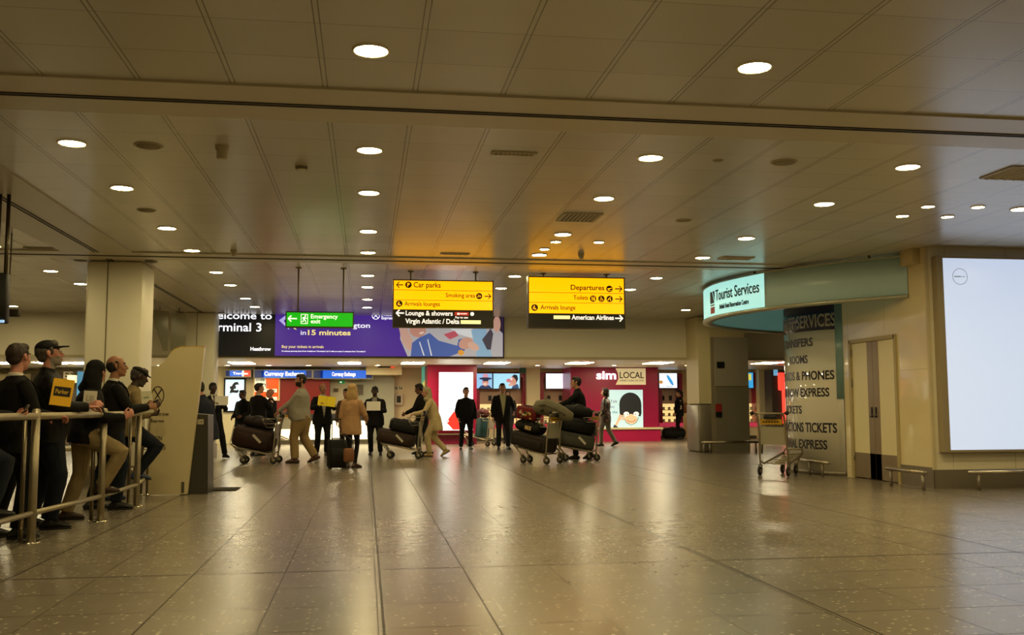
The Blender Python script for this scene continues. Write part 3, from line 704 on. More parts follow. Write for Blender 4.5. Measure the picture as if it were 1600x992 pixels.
pic('#4a4552', [(752, 530), (766, 512), (770, 520), (766, 546), (760, 546)], .009, 'dark_hair'); pel('#e0a040', 718, 551, 5, 4.5, .011, 'orange_cup'); pic('#2f2430', [(766, 487.2), (785.5, 487.2), (785.5, 520), (774, 508)], .007, 'dark_corner'); pel('#d4a494', 776, 505, 6, 13, .008, 'face_edge')
obj('photo_print', b, t, world=True)

# ------------------------------------------------------------------ big lit panel on the right wall
a, c = PY(1472, 403, YW - .12), PY(1485, 703, YW - .12)
px0 = (a.x + c.x) / 2; z1, z0 = a.z, c.z; px1 = px0 + 2.6; YF = YW - .12
t = thing('advertising_lightbox', 'big blank pale blue lit advertising panel on the wall', 'light box', ((px0 + px1) / 2, YW, z0))
b = MB().use(mat('lightbox_casing', '#a5977a', .4, .15), False)
e = .1
for q in ((px0 - e, px0, z0 - .03, z1 + .03), (px1, px1 + e, z0 - .03, z1 + .03), (px0, px1, z0 - .03, z0), (px0, px1, z1, z1 + .03)): b.bounds(q[0], q[1], YF - .01, YW - .004, q[2], q[3])
b.bounds(px0, px1, YF + .06, YW - .004, z0, z1); obj('casing', b, t, world=True)
LBM = mat('lightbox_screen', '#c4cfe0', .25, emit=.64, ecol='#cfdffb')
b = MB().use(LBM, False); b.bounds(px0, px1, YF, YF + .05, z0, z1); s_ = obj('screen', b, t, world=True)
p = PY(1500, 432, YF); b = MB().use(mat('print_grey', '#8a93a2', .5), False); fr = FR((p.x, YF - .001, p.z))
b.stroke([(.115 * math.cos(k * math.pi / 18), .115 * math.sin(k * math.pi / 18)) for k in range(36)], .006, fr, .002, True); [b.rect(-.088 + k * .02, -.008, -.073 + k * .02, .008, fr, .002) for k in range(5)]; b.rect(.012, -.004, .085, .003, fr, .002); obj('ring_emblem', b, t, world=True)

# ------------------------------------------------------------------ tourist services: hanging curved fascia, curved glass
PATH = [(8.04, 13.48), (7.35, 14.3), (6.78, 15.25), (6.47, 16.3), (6.38, 17.3), (6.6, 18.4), (7.2, 19.4), (8.2, 20.25), (9.5, 20.9), (11.5, 21.3)]
def spline(P, k=10):
    out = []
    P = [Vector(p) for p in P]
    for i in range(len(P) - 1):
        p0 = P[max(i - 1, 0)]; p1 = P[i]; p2 = P[i + 1]; p3 = P[min(i + 2, len(P) - 1)]
        for j in range(k):
            s = j / k; out.append(.5 * ((2 * p1) + (p2 - p0) * s + (2 * p0 - 5 * p1 + 4 * p2 - p3) * s * s + (3 * p1 - p0 - 3 * p2 + p3) * s ** 3))
    return out + [P[-1]]
pts = spline(PATH)
def nrm_at(i):
    d = (pts[min(i + 1, len(pts) - 1)] - pts[max(i - 1, 0)]).normalized(); return Vector((-d.y, d.x)) * -1      # right of travel = inside
def ribbon(b, i0, i1, z0, z1, d0, d1):
    """closed strip along the path between offsets d0 and d1 (towards the inside)"""
    vv = []; ff = []
    for i in range(i0, i1 + 1):
        n = nrm_at(i)
        for d, z in ((d0, z0), (d1, z0), (d1, z1), (d0, z1)): q = pts[i] + n * d; vv.append((q.x, q.y, z))
    m = i1 - i0
    for k in range(m):
        for e in range(4): ff.append((k * 4 + e, k * 4 + (e + 1) % 4, k * 4 + 4 + (e + 1) % 4, k * 4 + 4 + e))
    ff.append((0, 1, 2, 3)); ff.append((m * 4 + 3, m * 4 + 2, m * 4 + 1, m * 4)); b.add(vv, ff, True)
FZ0, FZ1 = 2.80, 3.43
t = thing('curved_fascia', 'teal curved hanging fascia with lit end reading Tourist Services', 'fascia sign', (6.5, 16.5, FZ0))
iL = min(range(len(pts) // 2), key=lambda i: abs(project((pts[i].x, pts[i].y, 3.1))[0] - 1195))
TEAL = mat('teal_panel', '#c2e4ee', .3, vary=.03); b = MB().use(TEAL); ribbon(b, 0, iL, FZ0 + .05, FZ1, 0, .1); obj('teal_panel', b, t, world=True); b = MB().use(TEAL); ribbon(b, 58, len(pts) - 1, FZ0 + .05, FZ1, 0, .1); obj('teal_panel', b, t, world=True)
TLIT = mat('lit_panel', '#c8efe8', .3, emit=.72, ecol='#a8ece4'); b = MB().use(TLIT); ribbon(b, iL, 58, FZ0 + .05, FZ1, 0, .03); obj('lit_panel', b, t, world=True)
b = MB().use(mat('teal_inner', '#8fb5a6', .35, emit=.1, ecol='#8fd0c0')); ribbon(b, 0, len(pts) - 1, FZ0 + .05, FZ1, .1, .14); obj('inner_lining', b, t, world=True)
b = MB().use(mat('fascia_edge', '#b9bdaa', .3, .5)); ribbon(b, 0, len(pts) - 1, FZ0, FZ0 + .05, -.02, .15); ribbon(b, 0, len(pts) - 1, FZ1, FZ1 + .02, -.015, .15); obj('edge_trim', b, t, world=True)
for i in (6, 26, 46, 70):
    b = MB().use(DSTEEL); q = pts[i] + nrm_at(i) * .07; b.cyl((q.x, q.y, FZ1 + .02), (q.x, q.y, CZ), .02); obj('hanger', b, t, world=True)
arc = [0]
for i in range(1, len(pts)): arc.append(arc[-1] + (pts[i] - pts[i - 1]).length)
def on_path(s):
    i = max(0, min(len(pts) - 2, int(np.searchsorted(arc, s)) - 1)); k = (s - arc[i]) / (arc[i + 1] - arc[i])
    return pts[i].lerp(pts[i + 1], k), nrm_at(i).lerp(nrm_at(i + 1), k)
def arc_at_px(px, z=3.1): return min((abs(project((*on_path(s)[0], z))[0] - px), s) for s in np.linspace(0, arc[45], 400))[1]
sA, sB = arc_at_px(1118), arc_at_px(1187)          # left and right ends of the lettering
def bf(x, y, zz): q, n = on_path(sA - x); q = q - n * (.004 + .004 * zz); return Vector((q.x, q.y, FZ0 + .05 + y))
LW = sA - sB
b = MB().use(mat('fascia_ink', '#17150f', .5), False); b.text('Tourist Services', 0.02, .27, .2, FR((0, 0, 0)), .003, width=LW * .98, bold=.008, bend=bf)
b.text('British Hotel Reservation Centre', .2, .1, .085, FR((0, 0, 0)), .003, width=LW * .66, bold=.012, bend=bf)
def bent_poly(poly):
    vv = [bf(x, y, 1) for x, y in poly] + [bf(x, y, 0) for x, y in poly]; n = len(poly)
    b.add(vv, [tuple(range(n)), tuple(range(2 * n - 1, n - 1, -1))] + [(i, i + n, (i + 1) % n + n, (i + 1) % n) for i in range(n)], False)
b.use(mat('fascia_navy', '#2b2c40', .5)); bent_poly([(-.3, .24), (-.05, .24), (-.18, .46), (-.3, .46)]); bent_poly([(-.14, .46), (-.03, .27), (-.03, .46)])
b.use(mat('fascia_red', '#b04038', .5)); bent_poly([(-.28, .05), (-.04, .05), (-.04, .17), (-.28, .17)]); b.use(mat('fascia_grey', '#8fa09a', .5)); bent_poly([(-.28, .19), (-.04, .19), (-.04, .22), (-.28, .22)])
obj('lettering', b, t, world=True)

# curved glass with lettering
GC, GR = Vector((9.4, 16.7)), 1.74
g0 = math.atan2(15.6 - GC.y, 8.05 - GC.x) ; g0 = g0 + (2 * math.pi if g0 < 0 else 0)
def gp(s, r=GR, z=0.): a = g0 - s / GR; return Vector((GC.x + r * math.cos(a), GC.y + r * math.sin(a), z))
GL = 3.3
t = thing('curved_glass_panel', 'white curved glass panel with list of travel services in dark letters', 'glass panel', (8.0, 16.3, 0))
def glass_strip(b, s0, s1, z0, z1, r0, r1, n=26):
    vv = []; ff = []
    for i in range(n + 1):
        s = s0 + (s1 - s0) * i / n
        for r, z in ((r0, z0), (r1, z0), (r1, z1), (r0, z1)): vv.append(gp(s, r, z))
    for k in range(n):
        for e in range(4): ff.append((k * 4 + e, k * 4 + (e + 1) % 4, k * 4 + 4 + (e + 1) % 4, k * 4 + 4 + e))
    ff.append((0, 1, 2, 3)); ff.append((n * 4 + 3, n * 4 + 2, n * 4 + 1, n * 4)); b.add(vv, ff, True)
b = MB().use(mat('white_backed_glass', '#e2dccb', .06, coat=.6, spec=.6)); glass_strip(b, 0, GL, .06, 2.5, GR, GR - .03); obj('white_glass', b, t, world=True)
b = MB().use(mat('navy_glass', '#1a2044', .15, coat=.1)); glass_strip(b, 0.12, GL, 2.5, 2.98, GR, GR - .03); obj('navy_header', b, t, world=True)
b = MB().use(mat('glass_edge', '#7fa0a0', .15, spec=.6)); glass_strip(b, -.02, .12, 1.3, 2.98, GR + .012, GR - .04, 4); obj('blue_edge_strip', b, t, world=True)
b = MB().use(DSTEEL); glass_strip(b, 0, GL, 0, .06, GR + .01, GR - .05); obj('base_channel', b, t, world=True)
INK = mat('glass_ink', '#1f1c24', .3); SILV = mat('silver_ink', '#a9a596', .3)
def gb_px(px, z): return min((abs(project(gp(s, z=z))[0] - px), s) for s in np.linspace(0, 2.2, 500))[1]
def gtext(b, s, px_r, py, hpx, px_l=None, wref=None):
    z = PY(px_r, py, 15.9).z; sr = gb_px(px_r, z); zz = z
    for _ in range(4): zz = PY(px_r, py, gp(sr).y).z; sr = gb_px(px_r, zz)
    hh = hpx * gp(sr).y / FPX * 1.05
    bend = lambda x, y, q: gp(sr - x, GR + .002 + .002 * q, zz + y)
    b.text(s, 0, 0, hh, FR((0, 0, 0)), .002, align='r', width=wref, bold=.02, bend=bend)
b = MB().use(SILV, False); gtext(b, 'TOURIST SERVICES', 1306, 508, 20, wref=1.9); obj('header_lettering', b, t, world=True)
for s, px, py, hp, wr in (('TRANSFERS', 1270, 540, 13, 1.05), ('ROOMS', 1262, 567, 12.5, .62), ('SIM CARDS & PHONES', 1304, 592, 14, 1.95), ('HEATHROW EXPRESS', 1296, 619, 13.5, 1.8), ('TICKETS', 1253, 646, 12, .8), ('ATTRACTIONS TICKETS', 1308, 676, 15, 2.0), ('NATIONAL EXPRESS', 1293, 702, 14, 1.75)):
    b = MB().use(INK, False); gtext(b, s, px, py, hp, wref=wr); obj('lettering_line', b, t, world=True)
p = PX(1427, 400, XW); b = MB().use(mat('wall_box', '#c9b98a', .4)); b.rbox((XW - .06, p.y + .0, p.z), (.12, .34, .28), .01); single('junction_box', b, 'cream square box on the stone wall just behind the fascia end', 'box')

# ------------------------------------------------------------------ shops under the soffit
MAG = mat('magenta_laminate', '#a3123f', .3, vary=.03); MAGD = mat('magenta_dark', '#7d0f33', .35); PINK = mat('pink_lip', '#e04060', .35, emit=.25, ecol='#ff5070')
SHELFL = mat('lit_shelf_back', '#f6ecc4', .5, emit=.7, ecol='#ffdc90'); PANELB = mat('blush_panel', '#d8b79a', .4); OAK = mat('cream_base', '#e4d6ac', .45)
ZS = 2.5
# back wall of the shop zone, in cream, and cream piers between the bays
b = MB().use(mat('shop_wall', '#e6d9ac', .5, vary=.04), False); b.bounds(-16, 20, 36.0, 36.2, 0, ZS); struct('wall_shops', b)
def pier(nm, pa, pb, y, d=.5, z1=ZS, m=None):
    xa, xb = PY(pa, 640, y).x, PY(pb, 640, y).x; b = MB().use(m or OAK, False); b.bounds(xa, xb, y, y + d, 0, z1); struct(nm, b)
pier('pier_shop', 823, 844, 33.4); pier('pier_shop', 1066, 1092, 35.3); pier('pier_shop', 1187, 1206, 33.6)
pier('wall_grey', 562, 616, 33.2, 1.0, ZS, mat('grey_wall', '#b4b7a4', .5)); pier('wall_cream', 616, 660, 33.6, .6)
b = MB().use(mat('cream_ledge', '#e6dcb4', .4, emit=.0), False); a, c = PY(340, 576, 32.2), PY(628, 583, 32.2); b.bounds(PY(572, 576, 32.2).x, c.x, 32.2, 33.6, c.z - .05, ZS); struct('trim_ledge', b)

PACKC = ['#6a6458', '#e4dcc0', '#a8705c', '#7c94a0', '#d8c080', '#8ca484']
npk = 0
def bay(label, pa, pb, Y, nm):
    """a lit accessory bay: magenta surround, blush back, lit shelves with packs, cream base"""
    global npk
    xa, xb = PY(pa, 640, Y).x, PY(pb, 640, Y).x; xm = (xa + xb) / 2; D = .45
    t = thing('display_bay', label, 'display bay', (xm, Y, 0), 0, 'magenta display bays of the phone shop')
    b = MB().use(MAG, False); e = .13
    b.bounds(xa, xa + e, Y, Y + D, .42, 2.38); b.bounds(xb - e, xb, Y, Y + D, .42, 2.38); b.bounds(xa + e, xb - e, Y, Y + D, 2.2, 2.38); obj('surround', b, t, world=True)
    b = MB().use(PANELB, False); b.bounds(xa + e, xb - e, Y + D - .03, Y + D, 1.26, 2.2); obj('back_panel', b, t, world=True)
    b = MB().use(SHELFL, False); b.bounds(xa + e, xb - e, Y + D - .03, Y + D, .58, 1.26); obj('lit_back', b, t, world=True)
    for z in (.58, .80, 1.02): b = MB().use(mat('shelf_glass', '#efe3b6', .3), False); b.bounds(xa + e, xb - e, Y + .12, Y + D - .03, z, z + .018); obj('shelf', b, t, world=True)
    b = MB().use(PINK, False); b.bounds(xa, xb, Y - .02, Y + D, .42, .56); obj('pink_lip', b, t, world=True)
    b = MB().use(OAK, False); b.bounds(xa, xb, Y + .03, Y + D, .1, .42); obj('base_cabinet', b, t, world=True)
    b = MB().use(mat('kick_dark', '#4b4230', .5), False); b.bounds(xa, xb, Y + .05, Y + D, 0, .1); obj('kick_board', b, t, world=True)
    n = max(2, int((xb - xa - 2 * e) / .2))
    ords = ['first', 'second', 'third', 'fourth', 'fifth', 'sixth', 'seventh', 'eighth', 'ninth', 'tenth']
    for r, (z, rn) in enumerate(((.598, 'bottom'), (.818, 'middle'), (1.038, 'top'))):
        for k in range(n):
            x = xa + e + (k + .5) * (xb - xa - 2 * e) / n; c = PACKC[(k * 5 + r * 3 + npk) % 6]; npk += 1
            b = MB().use(mat('pack_' + c[1:], c, .4), False); b.bounds(x - .042, x + .042, Y + .2, Y + .25, z, z + .1)
            b.use(mat('pack_face', '#efe9d8', .5), False); b.bounds(x - .03, x + .03, Y + .198, Y + .2, z + .02, z + .07)
            single('accessory_box', b, '%s small box from the left on %s shelf of %s' % (ords[k], rn, nm), 'box', 'accessory boxes on the shelves of ' + nm)
    for k in (0.3, .62):
        x = xa + (xb - xa) * k; b = MB().use(BLACK, False); b.bounds(x - .05, x + .05, Y + D - .09, Y + D - .03, 1.38, 1.56)
        single('phone_case', b, '%s dark phone case hung on the blush panel of %s' % ('left' if k < .5 else 'right', nm), 'phone case', 'phone cases hung in ' + nm)
def screen(name, label, pa, pb, ptop, pbot, Y, col, em, parts=(), bez=.02, rim=BLACK, z0=None):
    a, c = PY(pa, ptop, Y), PY(pb, pbot, Y)
    t = thing(name, label, 'screen', ((a.x + c.x) / 2, Y, c.z))
    b = MB().use(rim, False); b.bounds(a.x - bez, c.x + bez, Y, Y + .07, c.z - bez, a.z + bez); obj('casing', b, t, world=True)
    b = MB().use(mat('screen_' + col[1:] + str(em), col, .25, emit=em, ecol=col), False); b.bounds(a.x, c.x, Y - .006, Y, c.z, a.z); obj('display', b, t, world=True)
    sc = (c.x - a.x) / (pb - pa); fr = FR((a.x, Y - .007, c.z))
    return t, fr, lambda px: (px - pa) * sc, lambda py: (pbot - py) * (a.z - c.z) / (pbot - ptop), sc
def em(col, e=.6): return mat('print_e_' + col[1:] + str(int(e * 100)), col, .4, emit=e, ecol=col)

# left magenta block with the tall white screen
x0, x1 = PY(668, 640, 30.8).x, PY(745, 640, 30.8).x
t = thing('shop_kiosk_block', 'magenta block carrying a tall white screen', 'display wall', ((x0 + x1) / 2, 30.8, 0))
b = MB().use(MAG, False); b.bounds(x0, x1, 30.8, 33.4, .3, ZS - .01); obj('body', b, t, world=True)
b = MB().use(MAGD, False); b.bounds(x0 + .05, x1, 30.85, 33.3, 0, .3); obj('plinth', b, t, world=True)
b = MB().use(mat('rail_metal', '#b09a80', .3, .8), False); b.bounds(x0 - .1, x1, 30.7, 30.8, .3, .34); obj('bumper_rail', b, t, world=True)
t, fr, u, v, sc = screen('display_screen', 'tall white screen of three tiles with red tag picture at bottom', 686, 739, 581.5, 672, 30.72, '#eef6fb', 1.15, rim=MAGD)
b = MB().use(mat('tile_gap', '#7f8890', .5), False)
for py in (611.5, 641.5): b.rect(0, v(py) - .006, u(739), v(py) + .006, up(fr, .002), .002)
obj('tile_gaps', b, t, world=True)
b = MB().use(em('#f02a20', .9), False); b.prism([(u(697), v(659)), (u(709), v(643)), (u(724), v(643)), (u(724), v(671)), (u(708), v(671))], up(fr, .004), .002)
b.use(em('#ffffff', .9)); b.ellipse(u(699), v(657.5), 2.2 * sc, 2.2 * sc, up(fr, .006), .002); b.use(BLACK); b.ellipse(u(699), v(657.5), 1.1 * sc, 1.1 * sc, up(fr, .008), .002); obj('red_tag_picture', b, t, world=True)

bay('magenta bay of lit shelves left of the cream pier', 744, 823, 33.7, 'bay under cartoon screens')
bay('magenta bay of lit shelves under the plain white screen', 844, 900, 33.7, 'bay under plain white screen')
bay('magenta bay of lit shelves right of the guardsman poster', 1030, 1067, 34.6, 'bay right of guardsman poster')
bay('magenta bay of lit shelves partly behind the steel-clad column', 1091, 1187, 33.9, 'bay behind steel column')

SKN = '#d79a88'
t, fr, u, v, sc = screen('display_screen', 'small screen showing a face in a broad hat and dark glasses', 744.5, 769, 583.5, 607, 33.62, '#8fc0ee', .8)
b = MB(); b.smooth = False; f1 = up(fr, .003)
b.use(em('#2b3c66')); b.prism([(u(747), v(607)), (u(752), v(602)), (u(764), v(602)), (u(769), v(607))], f1, .002); b.use(em(SKN)); b.ellipse(u(758.5), v(597), 5 * sc, 6.5 * sc, up(fr, .005), .002)
b.use(em('#e6a8b8')); b.prism([(u(754), v(590)), (u(755), v(584)), (u(762), v(584)), (u(763), v(590))], up(fr, .006), .002); b.use(em('#26304a')); b.ellipse(u(758.5), v(591.5), 10 * sc, 2 * sc, up(fr, .008), .002); b.rect(u(754), v(595.5), u(763), v(593), up(fr, .009), .002)
b.use(em('#f4d8d0')); b.ellipse(u(758), v(600), 3 * sc, 1.5 * sc, up(fr, .010), .002); obj('cartoon_picture', b, t, world=True)
t, fr, u, v, sc = screen('display_screen', 'small screen showing a big-nosed dark-haired cartoon face in profile', 771, 812, 583.5, 607, 33.62, '#9fd8f2', .85)
b = MB(); b.smooth = False
b.use(em('#30507a')); b.prism([(u(799), v(607)), (u(802), v(601)), (u(809), v(600)), (u(811), v(607))], up(fr, .003), .002)
b.use(em(SKN)); b.ellipse(u(802), v(595), 5.5 * sc, 7.5 * sc, up(fr, .004), .002); b.use(em('#d88090')); b.ellipse(u(794.5), v(594.5), 3.6 * sc, 3 * sc, up(fr, .006), .002); b.use(em('#e4b0a0')); b.ellipse(u(798), v(601), 4 * sc, 2.2 * sc, up(fr, .006), .002)
b.use(em('#1d1a24')); b.prism([(u(800), v(588)), (u(803), v(585)), (u(808), v(586)), (u(809.5), v(592)), (u(807), v(598)), (u(805.5), v(593)), (u(803), v(590))], up(fr, .008), .002)
b.use(em('#ffffff')); b.ellipse(u(799), v(592), 1.4 * sc, 1.8 * sc, up(fr, .008), .002); obj('cartoon_picture', b, t, world=True)
t, fr, u, v, sc = screen('display_screen', 'white screen with faint lines of text above the luggage trolleys', 853, 894, 583.5, 607, 33.62, '#e8ebfa', 1.0)
b = MB().use(em('#c4cae6', .75), False)
for k, (l, r) in enumerate(((858, 888), (856, 884), (856, 890), (856, 876))): b.rect(u(l), v(588 + k * 3.4), u(r), v(587.3 + k * 3.4), up(fr, .003), .002)
obj('text_lines', b, t, world=True)
t, fr, u, v, sc = screen('display_screen', 'small white screen with a blue feather shape', 1030, 1058, 583, 606, 34.55, '#e9f0f6', .95)
b = MB().use(em('#3f9fe0', .8), False); b.ellipse(u(1047), v(594), 2.4 * sc, 9.5 * sc, up(fr, .003), .002, 20, .55); b.use(em('#e0a050', .6)); b.ellipse(u(1032.5), v(597), 3.2 * sc, 2.6 * sc, up(fr, .003), .002); b.use(em('#606878', .3)); b.rect(u(1040), v(603.6), u(1050), v(603), up(fr, .003), .002); obj('feather_picture', b, t, world=True)
t, fr, u, v, sc = screen('display_screen', 'small blue and yellow screen right of the steel-clad column', 1164, 1177, 582, 606, 33.85, '#3fa4e0', .8)
b = MB().use(em('#d8d060', .8), False); b.rect(0, v(594), u(1174), v(584), up(fr, .003), .002); obj('yellow_block', b, t, world=True)

# pink shop block with name board and poster
YS = 32.3; x0, x1 = PY(892, 640, YS).x, PY(1029, 640, YS).x
SIMM = mat('pink_block', '#a0144a', .32, vary=.03)
t = thing('phone_shop_block', 'magenta shop block with white sim lettering and guardsman poster', 'shop front', ((x0 + x1) / 2, YS, 0))
b = MB().use(SIMM, False); b.bounds(x0, x1, YS, YS + 1.4, .45, ZS - .01); obj('body', b, t, world=True)
b = MB().use(mat('pink_plinth', '#b3184e', .35), False); b.bounds(x0, x1, YS - .22, YS + 1.4, 0, .4); obj('plinth', b, t, world=True)
b = MB().use(OAK, False); b.bounds(x0, x1 + .06, YS - .28, YS + 1.4, .4, .46); obj('ledge', b, t, world=True)
a, c = PY(963, 576, YS - .03), PY(1009, 601, YS - .03); sc = (c.x - a.x) / 46; fr = FR((a.x, YS - .04, c.z)); u = lambda px: (px - 963) * sc; v = lambda py: (601 - py) * sc
b = MB().use(mat('name_board', '#e0cfa0', .4, emit=.35, ecol='#f0dca8'), False); b.prism([(u(962), 0), (u(1009), 0), (u(1009), v(576)), (u(962), v(576)), (u(966), v(584)), (u(966.5), v(592))], fr, .04); nb = obj('name_board', b, t, world=True)
b = MB().use(em('#ffffff', 1.0), False); b.text('sim', u(931.5), v(592.3), 12.4 * sc, up(fr), .02, width=31 * sc, bold=.03); obj('white_lettering', b, t, world=True)
b = MB().use(mat('ink_black', '#15120f', .5), False); b.text('LOCAL', u(968), v(591), 9.5 * sc, up(fr), .01, width=38 * sc, bold=.012); b.text('CONNECT GLOBAL, PAY LOCAL', u(968), v(595.8), 2.4 * sc, up(fr), .006, width=38 * sc); obj('dark_lettering', b, nb, world=True)
a, c = PY(944, 610, YS - .02), PY(1005, 672, YS - .02); sc = (c.x - a.x) / 61; fr = FR((a.x, YS - .03, c.z)); u = lambda px: (px - 944) * sc; v = lambda py: (672 - py) * sc
PT = em('#bfe2ea', .55)
t2 = thing('guardsman_poster', 'pale blue lit poster of a cartoon guardsman with tall black fur hat', 'poster', ((a.x + c.x) / 2, YS - .03, c.z))
b = MB().use(PT, False); b.rect(0, 0, u(1005), v(610), fr, .03); obj('sheet', b, t2, world=True)
b = MB().use(em('#7c4450', .2), False); b.text('Talk', u(953.5), v(630), 4.6 * sc, up(fr), .003, width=11 * sc); b.text('Text', u(948), v(638), 4.6 * sc, up(fr), .003, width=12 * sc); b.use(em('#2c3c50', .2)); b.text('in the', u(950), v(646), 4.2 * sc, up(fr), .003, width=14.5 * sc); obj('lettering', b, t2, world=True)
b = MB(); b.smooth = False
b.use(em('#23262c', .15)); b.prism([(u(971), v(672)), (u(978), v(668)), (u(994), v(668)), (u(1000), v(672))], up(fr, .002), .002); b.prism([(u(985 + 17.5 * math.cos(k * math.pi / 12)), v(632 - 18 * math.sin(k * math.pi / 12))) for k in range(13)] + [(u(967.8), v(646)), (u(971), v(651)), (u(979), v(649)), (u(993), v(649)), (u(1001), v(651)), (u(1002.5), v(646))], up(fr, .003), .002)
b.use(em('#e4c49c', .45)); b.ellipse(u(986), v(655), 10 * sc, 7.5 * sc, up(fr, .005), .002); b.ellipse(u(986), v(650.5), 4.5 * sc, 3.5 * sc, up(fr, .007), .002)
b.use(em('#f2f2ee', .6)); b.ellipse(u(978.5), v(647), 4.4 * sc, 3.4 * sc, up(fr, .008), .002); b.ellipse(u(994), v(647), 4.4 * sc, 3.4 * sc, up(fr, .008), .002); b.use(BLACK); b.ellipse(u(980), v(647.5), .9 * sc, .9 * sc, up(fr, .010), .002); b.ellipse(u(993), v(647.5), .9 * sc, .9 * sc, up(fr, .010), .002)
b.stroke([(u(974), v(652)), (u(978), v(660)), (u(986), v(664.5)), (u(994), v(660)), (u(998), v(652))], .7 * sc, up(fr, .010), .002)
b.use(em('#a8604c', .3)); b.stroke([(u(979), v(656)), (u(983), v(659)), (u(989), v(659)), (u(993), v(656))], .8 * sc, up(fr, .011), .002)
b.use(em('#e8e8e0', .5)); b.prism([(u(980), v(672)), (u(982), v(666)), (u(990), v(666)), (u(992), v(672))], up(fr, .004), .002)
b.use(em('#d8b694', .45)); b.stroke([(u(958), v(672)), (u(966), v(656)), (u(969), v(648))], 4 * sc, up(fr, .007), .002)
for k in range(4): b.stroke([(u(967), v(650 + k * 2)), (u(976), v(649 + k * 2.2))], 1.6 * sc, up(fr, .011), .002)
b.use(em('#2a3448', .2)); b.prism([(u(955), v(672)), (u(959), v(663)), (u(965), v(667)), (u(964), v(672))], up(fr, .012), .002)
obj('guardsman_picture', b, t2, world=True)

# far right: dark booth with red glowing tall sign behind the glass
x0, x1 = PY(1207, 640, 31).x, PY(1240, 640, 31).x
t = thing('phone_booth', 'dark booth with red glowing telephone-shaped sign beside the curved glass', 'booth', ((x0 + x1) / 2, 31, 0))
b = MB().use(mat('booth_dark', '#2c2620', .4), False); b.bounds(x0, x1 + .3, 31, 31.6, 0, 2.38); obj('cabinet', b, t, world=True)
a, c = PY(1218, 581, 30.9), PY(1228, 660, 30.9)
b = MB().use(em('#ff4030', 1.1)); b.rbox(((a.x + c.x) / 2 - .02, 30.93, a.z - .32), (.24, .1, .6), .1); b.rbox(((a.x + c.x) / 2 + .05, 30.93, (a.z + c.z) / 2 - .15), (.13, .1, a.z - c.z - .2), .05); obj('red_light', b, t, world=True)
b = MB().use(em('#fff2ea', 1.6)); b.rbox(((a.x + c.x) / 2 + .12, 30.9, (a.z + c.z) / 2), (.07, .08, a.z - c.z - .3), .03); obj('white_tube', b, t, world=True)
a = PY(1212, 582, 30.98); b = MB().use(em('#6cb6e4', .5), False); b.bounds(a.x - .07, a.x + .07, 30.97, 31, a.z - .1, a.z + .1); obj('blue_plate', b, t, world=True)

# ------------------------------------------------------------------ currency exchange
YC = 32.8
b = MB().use(mat('currency_red', '#8a1a18', .45), False); a, c = PY(397, 590, YC), PY(514, 690, YC); b.bounds(a.x, c.x, YC, YC + .2, 0, 2.15); struct('wall_currency', b)
b = MB().use(CREAM, False); b.bounds(PY(325, 640, 33.0).x - 2, a.x, 33.0, 33.2, 0, ZS); struct('wall_pound', b)
b = MB().use(CREAM, False); b.bounds(c.x, PY(562, 640, 33.0).x, 33.3, 33.5, 0, ZS); struct('wall_counter', b)
BLU = mat('currency_blue', '#1a58c0', .35, emit=.75, ecol='#1c62d8'); BLUD = mat('currency_blue_dark', '#12204c', .35, emit=.2, ecol='#1c3a90')
def fascia(label, pa, pb, pt, pb_, txt, tc, tw, th, red=None):
    a, c = PY(pa, pt, YC - .25), PY(pb, pb_, YC - .25); sc = (c.x - a.x) / (pb - pa); fr = FR((a.x, YC - .26, c.z)); w, h = c.x - a.x, a.z - c.z
    t = thing('fascia_sign', label, 'sign', ((a.x + c.x) / 2, YC - .26, c.z))
    b = MB().use(mat('fascia_rim', '#8d8a78', .4, .4), False); b.bounds(a.x - .03, c.x + .03, YC - .255, 33.0 if red else YC, c.z - .03, a.z + .03); obj('casing', b, t, world=True)
    b = MB().use(BLU, False); b.rect(w * (.12 if not red else .16), 0, w * (.9 if not red else .66), h, fr, .01); b.use(BLUD); b.rect(0, 0, w * .16, h, fr, .01)
    if not red: b.rect(w * .9, 0, w, h, fr, .01)
    else: b.use(em('#e04030', .9)); b.rect(w * .74, 0, w, h, fr, .01); b.use(SWT); b.rect(w * .66, 0, w * .74, h, fr, .01)
    obj('lit_face', b, t, world=True)
    b = MB().use(SWT, False); b.text(txt, (tc - pa) * sc, h * .5 - th * sc * .42, th * sc, up(fr), .004, width=tw * sc, align='c', bold=.035); obj('white_lettering', b, t, world=True)
fascia('short blue, white and red lit sign above the pound poster', 353, 391, 579, 588, 'Travelex', 376, 24, 3.6, True)
fascia('blue lit Currency Exchange sign above the orange poster', 398, 487, 578.5, 590, 'Currency Exchange', 444, 62, 6.4)
fascia('blue lit Currency Exchange sign left of the pale grey wall', 490, 581, 578.5, 591, 'Currency Exchange', 537, 37, 6.0)
# pound poster
t, fr, u, v, sc = screen('lit_poster', 'black framed pale blue lit poster with a dark pound sign', 352.5, 380.5, 593, 641.5, 32.92, '#c6dff0', .85, bez=.05)
b = MB().use(mat('poster_ink', '#1c2430', .5), False); b.text('£', u(366), v(612.5), 15 * sc, up(fr, .002), .003, width=14.5 * sc, align='c', bold=.05); b.stroke([(u(353), v(621)), (u(362), v(614))], .5 * sc, up(fr, .003), .002)
b.use(em('#f2f6f8', .9)); b.prism([(u(353.5), v(641)), (u(354), v(627)), (u(360), v(618)), (u(364), v(614)), (u(367), v(620)), (u(364), v(630)), (u(359), v(641))], up(fr, .002), .002); obj('pound_picture', b, t, world=True)
